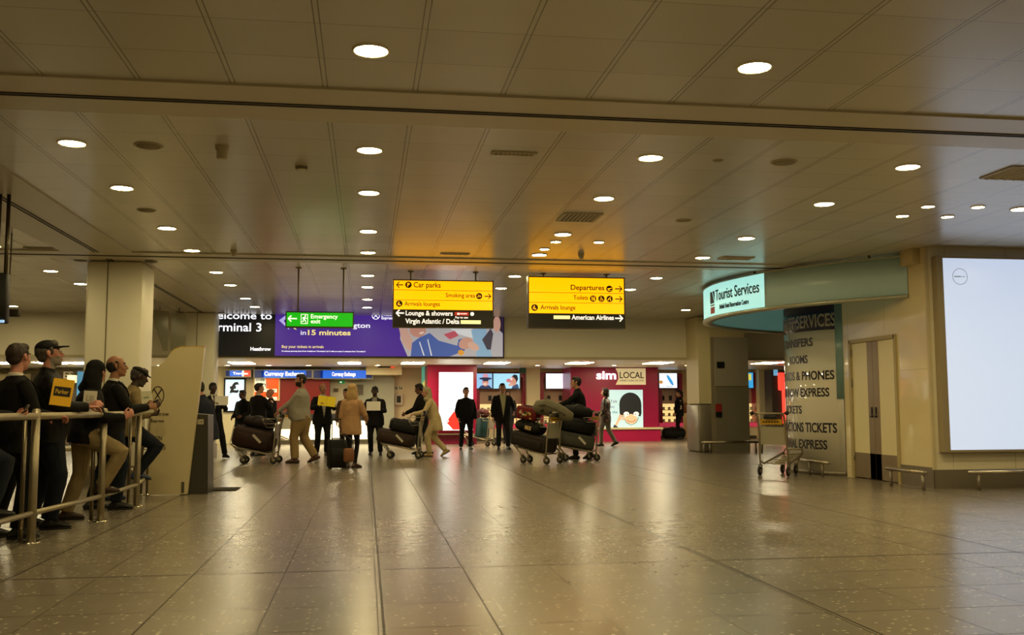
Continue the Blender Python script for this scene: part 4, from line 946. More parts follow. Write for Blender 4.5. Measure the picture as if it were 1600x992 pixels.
# orange poster
t, fr, u, v, sc = screen('lit_poster', 'orange and white lit currency poster on the dark red wall', 398.5, 435, 591, 624, 32.72, '#f04a12', .8, bez=.04, rim=OAK)
b = MB().use(em('#e8dcc4', .7), False); b.prism([(0, v(612)), (0, v(591)), (u(415), v(591)), (u(416), v(612))], up(fr, .002), .002); b.rect(u(416), v(613), u(432.5), v(607.5), up(fr, .002), .002); b.rect(0, v(624), u(433), v(620), up(fr, .002), .002)
b.use(mat('poster_teal', '#4c8284', .5)); b.text('OVER', u(399.5), v(595.5), 3.6 * sc, up(fr, .004), .002, width=15 * sc, bold=.04); b.text('NCY?', u(402), v(604.5), 5.4 * sc, up(fr, .004), .002, width=17 * sc, bold=.04); b.text('BUY IT', u(417), v(612), 3.2 * sc, up(fr, .004), .002, width=14 * sc, bold=.04); obj('poster_lettering', b, t, world=True)
# counter with lit front
a, c = PZ(425, 693, 0), PZ(577, 693, 0); YK = 32.0; xa, xb = PY(422, 690, YK).x, PY(580, 690, YK).x
t = thing('service_counter', 'long counter with glowing white front under the currency signs', 'counter', ((xa + xb) / 2, YK, 0))
b = MB().use(mat('counter_glow', '#fff6dc', .4, emit=.95, ecol='#fff2cc'), False); b.bounds(xa, xb, YK, YK + .05, .14, .74); obj('lit_front', b, t, world=True)
b = MB().use(mat('counter_kick', '#6d6450', .4, .5), False); b.bounds(xa, xb, YK + .02, YK + .5, 0, .14); obj('kick_board', b, t, world=True)
b = MB().use(mat('counter_top', '#3b3a3c', .3), False); b.bounds(xa - .03, xb + .03, YK - .03, YK + .62, .74, .96); obj('counter_top', b, t, world=True)
# small things on the currency back wall
p = PY(534, 597, 33.28); b = MB().use(em('#0e8a3c', .35), False); b.bounds(p.x - .1, p.x + .1, 33.27, 33.3, p.z - .045, p.z + .045); b.use(SWT); b.bounds(p.x - .06, p.x + .0, 33.265, 33.27, p.z - .02, p.z + .02); single('exit_sign', b, 'tiny green exit sign on the cream wall below currency sign', 'sign')
p = PY(525, 609.5, 33.28); b = MB().use(mat('brown_plate', '#6d5a3c', .5), False); b.bounds(p.x - .08, p.x + .08, 33.25, 33.3, p.z - .06, p.z + .06); single('wall_plate', b, 'small brown plate on cream wall below the tiny exit sign', 'plate')
p = PY(562, 609, 33.18); b = MB().use(mat('dark_notice', '#5d5442', .5), False); b.bounds(p.x - .11, p.x + .11, 33.15, 33.2, p.z - .16, p.z + .16); b.use(mat('notice_frame', '#8b8468', .4)); b.bounds(p.x - .13, p.x + .13, 33.17, 33.2, p.z - .18, p.z + .18); single('notice_board', b, 'dark framed notice on the pale grey wall', 'notice')
p = PY(623, 624, 33.55); t = thing('fire_cabinet', 'white wall cabinet with dark window on the cream wall', 'cabinet', (p.x, 33.6, p.z - .2))
b = MB().use(mat('cabinet_white', '#ddd6bd', .45)); b.rbox((p.x, 33.52, p.z), (.28, .16, .4), .02); obj('box', b, t, world=True)
b = MB().use(mat('cabinet_window', '#2d2a22', .2), False); b.bounds(p.x - .07, p.x + .07, 33.43, 33.445, p.z - .11, p.z + .12); obj('window', b, t, world=True)
for k, s in ((0, -1), (1, 1)):
    q = PY(622.5 + s * 3.6, 606, 33.58); b = MB().use(mat('icon_plate', '#e0d8b8', .4), False); b.bounds(q.x - .07, q.x + .07, 33.58, 33.6, q.z - .08, q.z + .08); b.use(BLACK); b.bounds(q.x - .045, q.x - .02, 33.575, 33.58, q.z - .05, q.z + .05); b.bounds(q.x + .01, q.x + .045, 33.575, 33.58, q.z - .05, q.z + .02)
    single('pictogram_plate', b, '%s small pictogram plate above the white wall cabinet' % ('left' if s < 0 else 'right'), 'plate', 'pictogram plates on the cream wall')
p = PY(603, 573, 32); b = MB().use(BLACK, False); b.bounds(p.x - .25, p.x + .15, 32.0, 32.1, p.z - .03, p.z + .03); b.use(em('#e05030', .6)); b.bounds(p.x + .15, p.x + .28, 32.0, 32.1, p.z - .035, p.z + .035); single('hanging_arrow_sign', b, 'tiny dark hanging sign edge with orange end above grey wall', 'sign')
a, c = PY(659, 573, 32.4), PY(666, 604, 32.4); b = MB().use(em('#58b098', .35), False); b.bounds(a.x, c.x, 32.4, 32.43, c.z - .05, a.z); b.use(em('#d8d870', .35)); b.prism([(a.x, 1.75), (c.x, 1.95), (c.x, 2.15), (a.x, 1.9)], FR((0, 32.395, 0)), .004); single('hanging_banner', b, 'narrow green and yellow hanging banner left of magenta block', 'banner')
a, c = PY(812, 572, 33.0), PY(822, 583, 33.0); b = MB().use(mat('dark_green', '#25422e', .5, emit=.1), False); b.bounds(a.x, c.x, 33.0, 33.1, c.z, a.z); b.use(RINGM); b.bounds((a.x + c.x) / 2 - .012, (a.x + c.x) / 2 + .012, 33.03, 33.06, a.z, ZS); single('exit_sign', b, 'small dim green exit sign seen over the cream pier', 'sign')

# ------------------------------------------------------------------ far left, behind the waiting people
YL = 33.5
xa, xb = PY(92, 640, YL).x, PY(121, 640, YL).x
t = thing('shop_sign_board', 'dark board lettered ES behind the man in the cap', 'sign', ((xa + xb) / 2, YL, 0))
b = MB().use(mat('board_dark', '#4c3d26', .5), False); b.bounds(xa - .9, xb, YL, YL + .3, 1.35, 2.3); obj('board', b, t, world=True)
b = MB().use(mat('board_white', '#e4d8b8', .5), False); b.text('ES', PY(99, 590, YL).x, PY(99, 591, YL).z, .22, FR((0, YL - .01, 0)), .006, width=.3, bold=.03); obj('lettering', b, t, world=True)
b = MB().use(mat('board_post', '#5b4c32', .5), False); b.bounds(xa - .9, xb, YL + .1, YL + .3, 0, 1.35); obj('base', b, t, world=True)
p = PY(112.5, 592, 32.8); t = thing('table_lamp', 'glowing cream square lamp behind yellow card', 'lamp', (p.x, 32.8, 0))
b = MB().use(em('#ffe2a0', 1.3)); b.rbox((p.x, 32.8, p.z), (.24, .24, .24), .02); obj('lamp_shade', b, t, world=True)
b = MB().use(BLACK); b.cyl((p.x, 32.8, 0), (p.x, 32.8, p.z - .12), .02); b.lathe([(0, .03), (.16, .025), (.17, 0)], (p.x, 32.8, 0)); obj('stand', b, t, world=True)
a, c = PY(121, 580, 33.3), PY(134, 640, 33.3); b = MB().use(em('#3f86b0', .45), False); b.bounds(a.x, c.x, 33.3, 33.5, 0, a.z); b.use(em('#cfd6d2', .5)); b.prism([(a.x, 1.1), (a.x + .12, 1.0), (a.x + .2, 1.3), (a.x + .1, 1.55)], FR((0, 33.295, 0)), .004); single('advert_stand', b, 'blue upright display panel left of the near pillar', 'panel')
b = MB().use(OAK, False); b.bounds(-15.9, PY(85, 640, 34.5).x, 34.5, 34.8, 0, 2.3); struct('wall_shop_left', b)
# pale glass panels hanging at the bulkhead, left of the far pillar
for (l, r, tp, bt, nm) in ((235, 262, 483, 555, 'slanted pale glass panel hanging between the two pillars'), (268, 290, 490, 555, 'upright pale glass panel hanging beside the far pillar')):
    a, c = PY(l, tp, 23.2), PY(r, bt, 23.2); b = MB().use(mat('pale_glass', '#a5a488', .15), False)
    if l < 250: b.prism([(a.x, a.z), (c.x - .1, c.z + .1), (c.x, c.z + .1), (c.x, a.z - .05)], FR((0, 23.2, 0)), -.03)
    else: b.bounds(a.x, c.x, 23.2, 23.23, c.z + .1, a.z)
    b.use(DSTEEL); b.cyl(((a.x + c.x) / 2, 23.215, a.z - .06), ((a.x + c.x) / 2, 23.215, CZ), .012); single('glass_panel', b, nm, 'glass panel')

# ------------------------------------------------------------------ hanging monitor at the left edge
t = thing('hanging_monitor', 'black monitor on ceiling poles cut by the left edge', 'monitor', (-4.3, 10.8, 2.2))
p = PY(4, 430, 11.0)
for dx in (-.06, .03): b = MB().use(mat('pole_dark', '#4d4330', .35, .7)); b.cyl((p.x + dx, 11.0, 2.3), (p.x + dx, 11.0, CZ), .02); obj('pole', b, t, world=True)
a, c = PY(-45, 425, 10.9), PY(9, 505, 10.9); b = MB().use(BLACK); b.rbox(((a.x + c.x) / 2, 10.95, (a.z + c.z) / 2), (c.x - a.x, .12, a.z - c.z), .02); obj('housing', b, t, world=True)
b = MB().use(mat('monitor_led', '#9cc4e8', .4, emit=.8)); q = PY(3, 502, 10.88); b.rbox((q.x, 10.88, q.z), (.05, .02, .03), .008); obj('lit_corner', b, t, world=True)
p = PY(20.5, 489, 13.6); t = thing('hanging_camera_box', 'small dark square box hung from ceiling beside monitor', 'box', (p.x, 13.6, p.z - .06))
b = MB().use(mat('box_dark', '#332a1c', .5)); b.rbox((p.x, 13.6, p.z), (.16, .1, .1), .01); obj('housing', b, t, world=True)
b = MB().use(DSTEEL); b.cyl((p.x - .06, 13.6, p.z + .05), (p.x - .06, 13.6, CZ), .01); obj('rod', b, t, world=True)

# ------------------------------------------------------------------ barrier rail with double posts
POSTS = [(-2.93, 9.33), (-2.76, 10.96), (-2.74, 12.5), (-2.95, 14.15)]
RAILM = mat('rail_satin', '#b0a58c', .42, .8)
t = thing('barrier_railing', 'satin steel barrier railing that the waiting people lean on', 'railing', (-2.8, 11, 0))
line = [(-3.02, 7.6)] + POSTS
for k, (x, y) in enumerate(POSTS):
    b = MB().use(RAILM); b.cyl((x, y, 0), (x, y, 1.17), .036); b.ell((x, y, 1.17), (.036, .036, .02)); po = obj('post', b, t, world=True)
    b = MB().use(mat('rail_side', '#8b8069', .35, .9)); b.cyl((x - .11, y + .06, 0), (x - .11, y + .06, 1.08), .02); obj('side_post', b, po, world=True)
    b = MB().use(CHROME); b.lathe([(0, .014), (.05, .014), (.095, .01), (.1, 0)], (x - .03, y + .02, 0)); obj('base_flange', b, po, world=True)
for k in range(len(line) - 1):
    a, c = Vector(line[k]), Vector(line[k + 1])
    b = MB().use(RAILM); b.cyl((a.x, a.y, 1.12), (c.x, c.y, 1.12), .032); obj('top_rail', b, t, world=True)
    b = MB().use(RAILM); b.cyl((a.x, a.y, .26), (c.x, c.y, .26), .024); obj('lower_rail', b, t, world=True)
# low bench with perforated back behind the rail, and low crash rail
a = PZ(88, 770, 0)
t = thing('perforated_bench', 'pale bench with perforated back behind the man with the yellow card', 'bench', (PY(100, 700, 16).x, 16, 0))
x = PY(106, 660, 16).x; b = MB().use(mat('bench_pale', '#c9bd9c', .4)); b.rbox((x - .25, 16, .93), (.95, .05, .5), .05); obj('backrest', b, t, world=True)
b = MB().use(mat('hole_dark', '#4c4430', .7), False)
for i in range(14):
    for j in range(7): b.ellipse(x - .62 + i * .06, .74 + j * .06, .016, .016, FR((0, 15.972, 0)), .004, 10)
obj('perforation', b, t, world=True)
b = MB().use(mat('bench_pale', '#c9bd9c')); b.rbox((x - .25, 16.25, .55), (.95, .5, .06), .025); obj('seat', b, t, world=True)
for dx in (-.65, .15): b = MB().use(STEEL); b.cyl((x + dx, 16.02, 0), (x + dx, 16.02, .9), .025); obj('leg', b, t, world=True)
a, c = PZ(125, 763, 0), PZ(210, 763, 0); crash_rail('low steel crash rail behind the legs of the waiting people', (a.x, 15.3, 0), (c.x, 15.3, 0), .27, (.02, .35, .65, .98), .03)

# ------------------------------------------------------------------ ticket machine totem
a, c = PZ(228, 771, 0), PZ(295, 775, 0); YT = 13.95
fr0 = (PY(0, 0, YT)); 
def tq(px, py): q = PY(px, py, YT); return (q.x, q.z)
xl = tq(231, 772)[0]
t = thing('ticket_machine', 'tall cream ticket machine panel with circled cross emblem and dark machine body', 'ticket machine', (xl + .3, YT, 0))
out = [(xl, .012), (tq(292, 775)[0], .012), tq(302, 690), tq(310, 625), tq(319.5, 545), tq(318, 542.5), tq(300, 542), tq(283, 542.5), tq(273, 546), tq(266, 552), tq(259, 562), tq(250, 570), tq(240, 575), (xl, tq(231, 580)[1])]
b = MB().use(mat('totem_cream', '#d3c49a', .3, vary=.03), False); b.prism(out, FR((0, YT, 0)), .09); obj('front_panel', b, t, world=True)
b = MB().use(mat('totem_gold', '#c9a23c', .3), False); b.prism([tq(319, 544), tq(318, 542.2), tq(300, 541.7), tq(283, 542.2), tq(273, 545.7), tq(266, 551.7), tq(264, 552), tq(272, 544.5), tq(283, 540.8), tq(319, 540.8)], FR((0, YT + .01, 0)), .1); obj('gold_top_edge', b, t, world=True)
b = MB().use(mat('machine_dark', '#3c382f', .35)); xd0, xd1 = tq(294, 770)[0], tq(323, 770)[0]
pr = [(xd0 - .12, .0), (xd1, .0), (PY(325, 648, YT + .1).x, tq(325, 648)[1]), (tq(308, 645)[0] - .1, tq(325, 646)[1])]; b.smooth = False
b.prism(pr, FR((0, YT + .1, 0)), .5); obj('machine_body', b, t, world=True)
b = MB().use(mat('slot_plate', '#b5ab92', .35), False); q0, q1 = PY(308.5, 655, YT + .095), PY(318, 663, YT + .095); b.prism([(q0.x, q1.z), (q1.x, q1.z), (q1.x, q0.z), (q0.x, q0.z)], FR((0, YT + .092, 0)), .01); b.use(BLACK); b.prism([(q1.x - .04, q1.z + .03), (q1.x - .015, q1.z + .03), (q1.x - .015, q0.z - .03), (q1.x - .04, q0.z - .03)], FR((0, YT + .09, 0)), .01); obj('card_slot', b, t, world=True)
b = MB().use(mat('grille_dark', '#57503e', .5), False); q = PY(285.5, 762, YT); b.bounds(q.x - .02, q.x + .02, YT - .006, YT, q.z - .07, q.z + .08); obj('side_grille', b, t, world=True)
b = MB().use(mat('totem_ink', '#2d2416', .5), False); sc = (tq(290, 650)[0] - tq(280, 650)[0]) / 10; fr = FR((0, YT - .004, 0))
q = tq(246.5, 618); R_e = (9.5 * sc, 14.5 * sc)
b.stroke([(q[0] + R_e[0] * math.cos(k * math.pi / 16), q[1] + R_e[1] * math.sin(k * math.pi / 16)) for k in range(32)], 1.4 * sc, fr, .003, True)
for s in (-1, 1): b.prism([(q[0] + s * 6.5 * sc, q[1] + 9.5 * sc), (q[0] + s * 5 * sc, q[1] + 11 * sc), (q[0] - s * 5.5 * sc, q[1] - 9.5 * sc), (q[0] - s * 6 * sc, q[1] - 8 * sc)], fr, .003)
b.text('Heathrow', *tq(264, 649.5), 6.6 * sc, fr, .003, width=34 * sc, align='r', bold=.008); b.text('Express', *tq(256, 659.5), 5 * sc, fr, .003, width=20 * sc, align='r', bold=.006)
b.text('LONDON', *tq(253, 688), 7.5 * sc, fr, .003, width=30 * sc, align='r'); b.text('EXPRESS', *tq(258.5, 702.5), 8.5 * sc, fr, .003, width=34 * sc, align='r'); obj('lettering', b, t, world=True)
a = PZ(336, 765, 0); b = MB().use(mat('mat_dark', '#2e2a20', .9, bump=.5, bscale=300)); b.rbox((a.x + .02, a.y, .008), (.62, .5, .016), .006); single('floor_mat', b, 'dark floor mat beside the ticket machine', 'mat')

# ------------------------------------------------------------------ luggage trolleys
TRM = mat('trolley_alloy', '#a79c84', .3, .85); TRP = mat('trolley_panel', '#aaa48e', .4, .3); YEL = mat('trolley_yellow', '#c99a1c', .45)
def make_trolley(label, loc, rz):
    """handle frame at local y = 0, deck runs to +y; rises towards the front"""
    t = thing('luggage_trolley', label, 'luggage trolley', loc, rz, 'airport luggage trolleys')
    for s in (-1, 1):
        b = MB().use(TRM); b.tube([(s * .25, .02, .16), (s * .25, .0, .3), (s * .235, -.03, .7), (s * .235, -.09, 1.0), (s * .235, -.14, 1.05)], .017); obj('upright', b, t)
    b = MB().use(TRM); b.tube([(-.3, -.15, 1.06), (.3, -.15, 1.06)], .015); h = obj('handle', b, t)
    for s in (-1, 1): b = MB().use(BLACK); b.ell((s * .31, -.15, 1.065), (.04, .035, .035)); obj('grip', b, h)
    b = MB().use(BLACK); b.rbox((0, -.12, 1.0), (.22, .05, .07), .015); obj('brake_grip', b, h)
    b = MB().use(YEL, False); b.box((0, -.07, .915), (.38, .012, .09), Matrix.Rotation(.2, 3, 'X')); sg = obj('sign_plate', b, t)
    b = MB().use(SK, False); [b.rect(-.15 + k * .05, -.012, -.115 + k * .05, .012, FR((0, -.079, .915)), .002) for k in range(6)]; obj('lettering', b, sg)
    b = MB().use(TRP, False); b.box((0, -.015, .68), (.44, .012, .3), Matrix.Rotation(.03, 3, 'X')); obj('back_panel', b, t)
    b = MB().use(TRM)
    for z, k in ((.94, .26), (.84, .22), (.76, .16)): b.tube([(-.22, -.02, z), (-.22, k, z), (.22, k, z), (.22, -.02, z)], .006, 6)
    for i in range(7): x = -.2 + i * .4 / 6; b.tube([(x, .26, .94), (x, .16, .76), (x, .0, .76)], .005, 6)
    obj('basket', b, t)
    b = MB().use(TRM)
    for s in (-1, 1): b.tube([(s * .24, .0, .24), (s * .22, .1, .2), (s * .2, .5, .28), (s * .17, .86, .36), (s * .15, .9, .42)], .018)
    for i in range(6): y = .12 + i * .14; z = .2 + (y - .1) * .2; b.tube([(-.2, y, z), (.2, y, z)], .011, 8)
    b.tube([(-.15, .9, .42), (.15, .9, .42)], .018); b.box((0, .45, .262), (.14, .7, .012), Matrix.Rotation(.2, 3, 'X')); obj('deck', b, t)
    for s in (-1, 1): b = MB().use(TRM); b.tube([(s * .16, .84, .35), (s * .12, .72, .2), (s * .12, .7, .14)], .018); obj('front_leg', b, t)
    for x, y in ((-.25, .02), (.25, .02), (-.12, .69), (.12, .69)):
        b = MB().use(RUBBER); b.lathe([(.02, -.02), (.06, -.02), (.075, -.012), (.078, 0), (.075, .012), (.06, .02), (.02, .02)], (x, y - .03, .078), 20, 'x'); w = obj('wheel', b, t)
        b = MB().use(TRM); b.lathe([(0, -.024), (.035, -.022), (.035, .022), (0, .024)], (x, y - .03, .078), 14, 'x')
        for q in (-1, 1): b.box((x + q * .028, y - .01, .125), (.006, .035, .12))
        b.box((x, y, .18), (.066, .05, .012)); obj('caster_fork', b, w)
    return t
def place(px, py): q = PZ(px, py, 0); return Vector((q.x, q.y, 0))
def rz_of(deg): return -math.radians(deg)      # 0 faces away from the camera, 90 to the right
def put(root_m, p): return root_m @ Vector(p)

pI = place(431, 724)
TR_I = make_trolley('trolley with the dark brown suitcase, pushed by the man in grey shirt', pI, rz_of(-82))
pN = place(655, 716)
TR_N = copy_tree(TR_I, pN, rz_of(-80), 'trolley with black and brown cases pushed by the woman in cream')
pA = place(864, 725)
TR_A = copy_tree(TR_I, pA, rz_of(-46), 'loaded trolley with grey bag in its basket, handle end facing the camera')
pB = place(926, 721)
TR_B = copy_tree(TR_I, pB + Vector((.08, .35, 0)), rz_of(-97), 'loaded trolley with grey case, behind the first one, pushed by the man in black')
pE = place(1210, 744)
TR_E = copy_tree(TR_I, pE + Vector((.02, .05, 0)), rz_of(46), 'empty trolley standing in front of the curved glass panel')
pQ = place(758, 698)
TR_Q = copy_tree(TR_I, pQ + Vector((.2, .3, 0)), rz_of(-60), 'trolley with teal suitcase between the two standing men')
pZ_ = place(445, 700)
TR_Z = copy_tree(TR_I, pZ_ + Vector((0, .6, 0)), rz_of(-35), 'spare empty trolley beyond the man in grey shirt')


# ------------------------------------------------------------------ suitcases and bags
def suitcase(name, label, cat, M, d, col, wheels=True, soft=.04, handle=True, tagcol=None, group=None, stripe=None, bumpv=.3):
    """M places the case (base centre, z up); d = width, depth, height"""
    rz = M.to_euler().z; t = bpy.data.objects.new(name, None); COL.objects.link(t); t.empty_display_size = .1; t.matrix_world = M; ROOT[t.name] = M.copy(); tag(t, label, cat, group)
    cm = cloth(col, rough=.6, bump=bumpv); w, dp, h = d
    b = MB().use(cm); b.rbox((0, 0, h / 2 + (.04 if wheels else .004)), (w, dp, h), soft, k=4); zc = h / 2 + (.04 if wheels else .004)
    obj('body', b, t)
    b = MB().use(mat('zip_dark', '#100e0c', .5))
    for s in (-.3, .3):
        y = s * dp; x_, z_ = w / 2 + .003, h / 2 + .003; r = min(soft, .05)
        pts = []
        for cx_, cz_, a0 in ((x_ - r, z_ - r, 0), (-x_ + r, z_ - r, 90), (-x_ + r, -z_ + r, 180), (x_ - r, -z_ + r, 270)):
            for k in range(4): a = math.radians(a0 + 30 * k); pts.append((cx_ + r * math.cos(a), y, zc + cz_ + r * math.sin(a)))
        b.tube(pts, .006, 6, True)
    obj('zip_piping', b, t)
    if handle:
        b = MB().use(BLACK); top = zc + h / 2; b.tube([(-.09, 0, top - .005), (-.085, 0, top + .025), (.085, 0, top + .025), (.09, 0, top - .005)], .011, 8); obj('carry_handle', b, t)
    b = MB().use(cm); b.rbox((0, -dp / 2 - .008, zc - h * .1), (w * .78, .03, h * .6), .014); obj('front_pocket', b, t)
    if wheels:
        for sx in (-1, 1):
            for sy in (-1, 1):
                b = MB().use(RUBBER); b.lathe([(0, -.014), (.028, -.012), (.03, 0), (.028, .012), (0, .014)], (sx * w * .38, sy * dp * .32, .03), 14, 'x'); obj('wheel', b, t)
    if tagcol:
        b = MB().use(mat('tag_' + tagcol[1:], tagcol, .5), False); b.box((w * .12, -dp / 2 - .028, zc + h * .05), (w * .26, .006, .05), Matrix.Rotation(.6, 3, 'Y')); obj('luggage_tag', b, t)
    return t
def duffel(name, label, cat, M, d, col, group=None, patch=None):
    t = bpy.data.objects.new(name, None); COL.objects.link(t); t.matrix_world = M; t.empty_display_size = .1; ROOT[t.name] = M.copy(); tag(t, label, cat, group)
    w, dp, h = d; cm = cloth(col, rough=.7, bump=.5); b = MB().use(cm)
    b.loft([(-w * .48, 0, h * .5), (-w * .4, 0, h * .5), (-w * .15, .01, h * .52), (w * .15, -.01, h * .51), (w * .4, 0, h * .5), (w * .48, 0, h * .48)], [(h * .38, dp * .4), (h * .47, dp * .48), (h * .5, dp * .5), (h * .5, dp * .5), (h * .47, dp * .48), (h * .38, dp * .4)], hint=(0, 0, 1), n=18, cap=.25); obj('body', b, t)
    b = MB().use(BLACK)
    for s in (-1, 1): b.tube([(-w * .18, s * dp * .42, h * .75), (-w * .13, s * dp * .25, h * 1.04), (0, s * dp * .12, h * 1.1), (w * .13, s * dp * .25, h * 1.04), (w * .18, s * dp * .42, h * .75)], .012, 8)
    obj('strap', b, t)
    b = MB().use(mat('zip_dark', '#100e0c', .5)); b.tube([(-w * .42, 0, h * .97), (0, 0, h * 1.01), (w * .42, 0, h * .97)], .006, 6); obj('zip', b, t)
    if patch:
        b = MB().use(mat('patch_' + patch[1:], patch, .5), False); b.box((w * .1, -dp * .5, h * .5), (w * .25, .012, h * .3)); obj('patch', b, t)
    return t
def on(tr, x, y, z, rx=0., ry=0., rz=0.):
    """place on a trolley: local position, then tilt"""
    return ROOT[tr.name] @ Matrix.Translation((x, y, z)) @ Matrix.Rotation(-rz, 4, 'Z') @ Matrix.Rotation(rx, 4, 'Y') @ Matrix.Rotation(ry, 4, 'X')
DZ = lambda y: .235 + (y - .1) * .2
# man in grey: dark brown case lying along the deck, sagging bag on top
suitcase('suitcase', 'big dark brown soft suitcase lying on the trolley of the man in grey', 'suitcase', on(TR_I, 0, .5, DZ(.5) - .005, .2, 0, math.pi / 2), (.9, .5, .44), '#2a1712', False, .13, False, '#b8b0a0')
duffel('holdall', 'black rounded holdall on top of the dark brown suitcase', 'bag', on(TR_I, 0, .40, DZ(.40) + .44, .2, 0, math.pi / 2), (.6, .36, .24), '#1d1110')
# woman in cream: brown case below, black case above
suitcase('suitcase', 'brown soft suitcase on the deck of the trolley pushed by woman in cream', 'suitcase', on(TR_N, 0, .56, DZ(.56) - .005, .2, 0, math.pi / 2), (.86, .46, .3), '#33241d', False, .07, False, '#c4bca8')
suitcase('suitcase', 'black soft suitcase lying on top of the brown one of woman in cream', 'suitcase', on(TR_N, 0, .36, DZ(.36) + .31, .2, 0, math.pi / 2), (.68, .42, .27), '#12110f', False, .08)
# two loaded trolleys in the middle
suitcase('suitcase', 'long dark brown suitcase across the deck of the trolley facing the camera', 'suitcase', on(TR_A, 0, .5, DZ(.5) - .005, .2, 0, math.pi / 2), (.9, .48, .3), '#241c16', False, .05, False)
duffel('holdall', 'black holdall with a pale patch above the long dark brown suitcase', 'bag', on(TR_A, -.02, .56, DZ(.56) + .30, .2, 0, math.pi / 2), (.62, .4, .26), '#0f0d0b', None, '#b89a6a')
t = suitcase('shopping_bag', 'dark red and yellow patterned zipped bag on the black holdall', 'bag', on(TR_A, 0, .62, DZ(.62) + .575, .16, .06, math.pi / 2 - .15), (.46, .3, .26), '#6d1a1e', False, .03)
b = MB(); b.smooth = False
for k in range(22):
    random.seed(k); c = ['#c9a640', '#d8cdb0', '#2b1a14', '#a84a3a', '#8a7a34'][k % 5]; b.use(mat('print_' + c[1:] + '_m', c, .6)); b.ellipse(random.uniform(-.15, .15), random.uniform(.05, .19), random.uniform(.015, .035), random.uniform(.015, .03), FR((0, -.178 - .0008 * k, 0)), .003, 10, random.random() * 3)
obj('printed_pattern', b, t)['kind'] = 'stuff'
suitcase('suitcase', 'grey suitcase with tags low on the trolley pushed by man in black', 'suitcase', on(TR_B, 0, .46, DZ(.46) - .005, .2, 0, math.pi / 2), (.84, .46, .3), '#4b483e', False, .05, False, '#cfc8b4')
suitcase('suitcase', 'large black soft suitcase on top of the grey one', 'suitcase', on(TR_B, 0, .44, DZ(.44) + .305, .18, 0, math.pi / 2), (.8, .46, .32), '#0d0c0b', False, .08, False)
duffel('holdall', 'black holdall at the top of the pile before the man in black', 'bag', on(TR_B, 0, .36, DZ(.36) + .63, .14, 0, math.pi / 2), (.62, .36, .28), '#11100e')
# grey backpack slumped over the handle and basket of the near trolley
t = thing('rucksack', 'grey crumpled rucksack slumped over the near trolley handle', 'bag', tuple(ROOT[TR_A.name] @ Vector((0, .05, .97)))); Mr = ROOT[TR_A.name]
gl = lambda *p: Mr @ Vector(p)
b = MB().use(cloth('#6b6450', rough=.6, bump=.6)); b.loft([gl(0, .42, 1.10), gl(0, .34, 1.16), gl(.03, .16, 1.17), gl(.08, -.02, 1.10), gl(.12, -.22, 1.02), gl(.14, -.4, .97)], [(.1, .12), (.16, .16), (.18, .15), (.17, .12), (.14, .08), (.08, .03)], hint=(0, 0, 1), n=16, cap=.4); obj('body', b, t, world=True)
b = MB().use(BLACK)
for p, r in ((gl(0, .44, 1.18), .035), (gl(-.1, .42, 1.08), .035), (gl(-.16, .16, 1.1), .04), (gl(.1, .36, 1.24), .03)): b.ell(p, r)
obj('wheel_knobs', b, t, world=True)
b = MB().use(cloth('#4d4739')); b.tube([gl(-.12, .3, 1.2), gl(-.16, .1, 1.22), gl(-.1, -.15, 1.12), gl(.0, -.32, 1.0)], .014); obj('strap', b, t, world=True)
# teal suitcase on the far trolley, red bag on it
suitcase('suitcase', 'teal suitcase standing on the trolley between the two standing men', 'suitcase', on(TR_Q, 0, .28, DZ(.28), .1, 0, .3), (.38, .26, .56), '#2c4c50', False, .04)
duffel('holdall', 'dark red bag on top of the teal suitcase', 'bag', on(TR_Q, 0, .25, DZ(.28) + .585, .1, 0, .2), (.4, .26, .24), '#4d1a18')
# upright cases on the floor
p = place(526, 733); M = Matrix.Translation(p) @ Matrix.Rotation(.25, 4, 'Z')
sc_ = suitcase('cabin_suitcase', 'black upright wheeled suitcase left of the blonde woman', 'suitcase', M, (.34, .25, .52), '#12110f', True, .04)
b = MB().use(BLACK)
for s in (-1, 1): b.tube([(s * .08, .08, .5), (s * .08, .08, .95)], .009, 8)
b.tube([(-.09, .08, .95), (.09, .08, .95)], .014, 8); obj('pull_handle', b, sc_)
p = place(1053, 686); duffel('holdall', 'big black bag on the floor by the woman with the striped sleeve', 'bag', Matrix.Translation(p), (.78, .42, .4), '#151310')

# ------------------------------------------------------------------ people
V3 = Vector
def fused(mb, voxel, it=5):
    """union of overlapping volumes as one smooth continuous surface"""
    me = mb.mesh('tmp'); o = bpy.data.objects.new('tmp', me); COL.objects.link(o)
    r = o.modifiers.new('r', 'REMESH'); r.mode = 'VOXEL'; r.voxel_size = voxel; r.use_smooth_shade = True
    if it: s = o.modifiers.new('s', 'SMOOTH'); s.factor = .5; s.iterations = it
    dg = bpy.context.evaluated_depsgraph_get(); out = bpy.data.meshes.new_from_object(o.evaluated_get(dg))
    bpy.data.objects.remove(o); bpy.data.meshes.remove(me)
    return out
def verts_of(me): a = np.empty(len(me.vertices) * 3, np.float32); me.vertices.foreach_get('co', a); return a.reshape(-1, 3)
def centers_of(me): a = np.empty(len(me.polygons) * 3, np.float32); me.polygons.foreach_get('center', a); return a.reshape(-1, 3)
def folds(me, amp, freq, seed):
    """soft cloth folds: push vertices along their normals"""
    n = np.empty(len(me.vertices) * 3, np.float32); me.vertices.foreach_get('normal', n); n = n.reshape(-1, 3); v = verts_of(me)
    d = np.array([noise.noise(V3((p[0] * freq, p[1] * freq, p[2] * freq * .55)) + V3((seed * 3.7, 0, 0))) for p in v], np.float32)
    me.vertices.foreach_set('co', (v + n * (d * amp)[:, None]).ravel()); me.update()
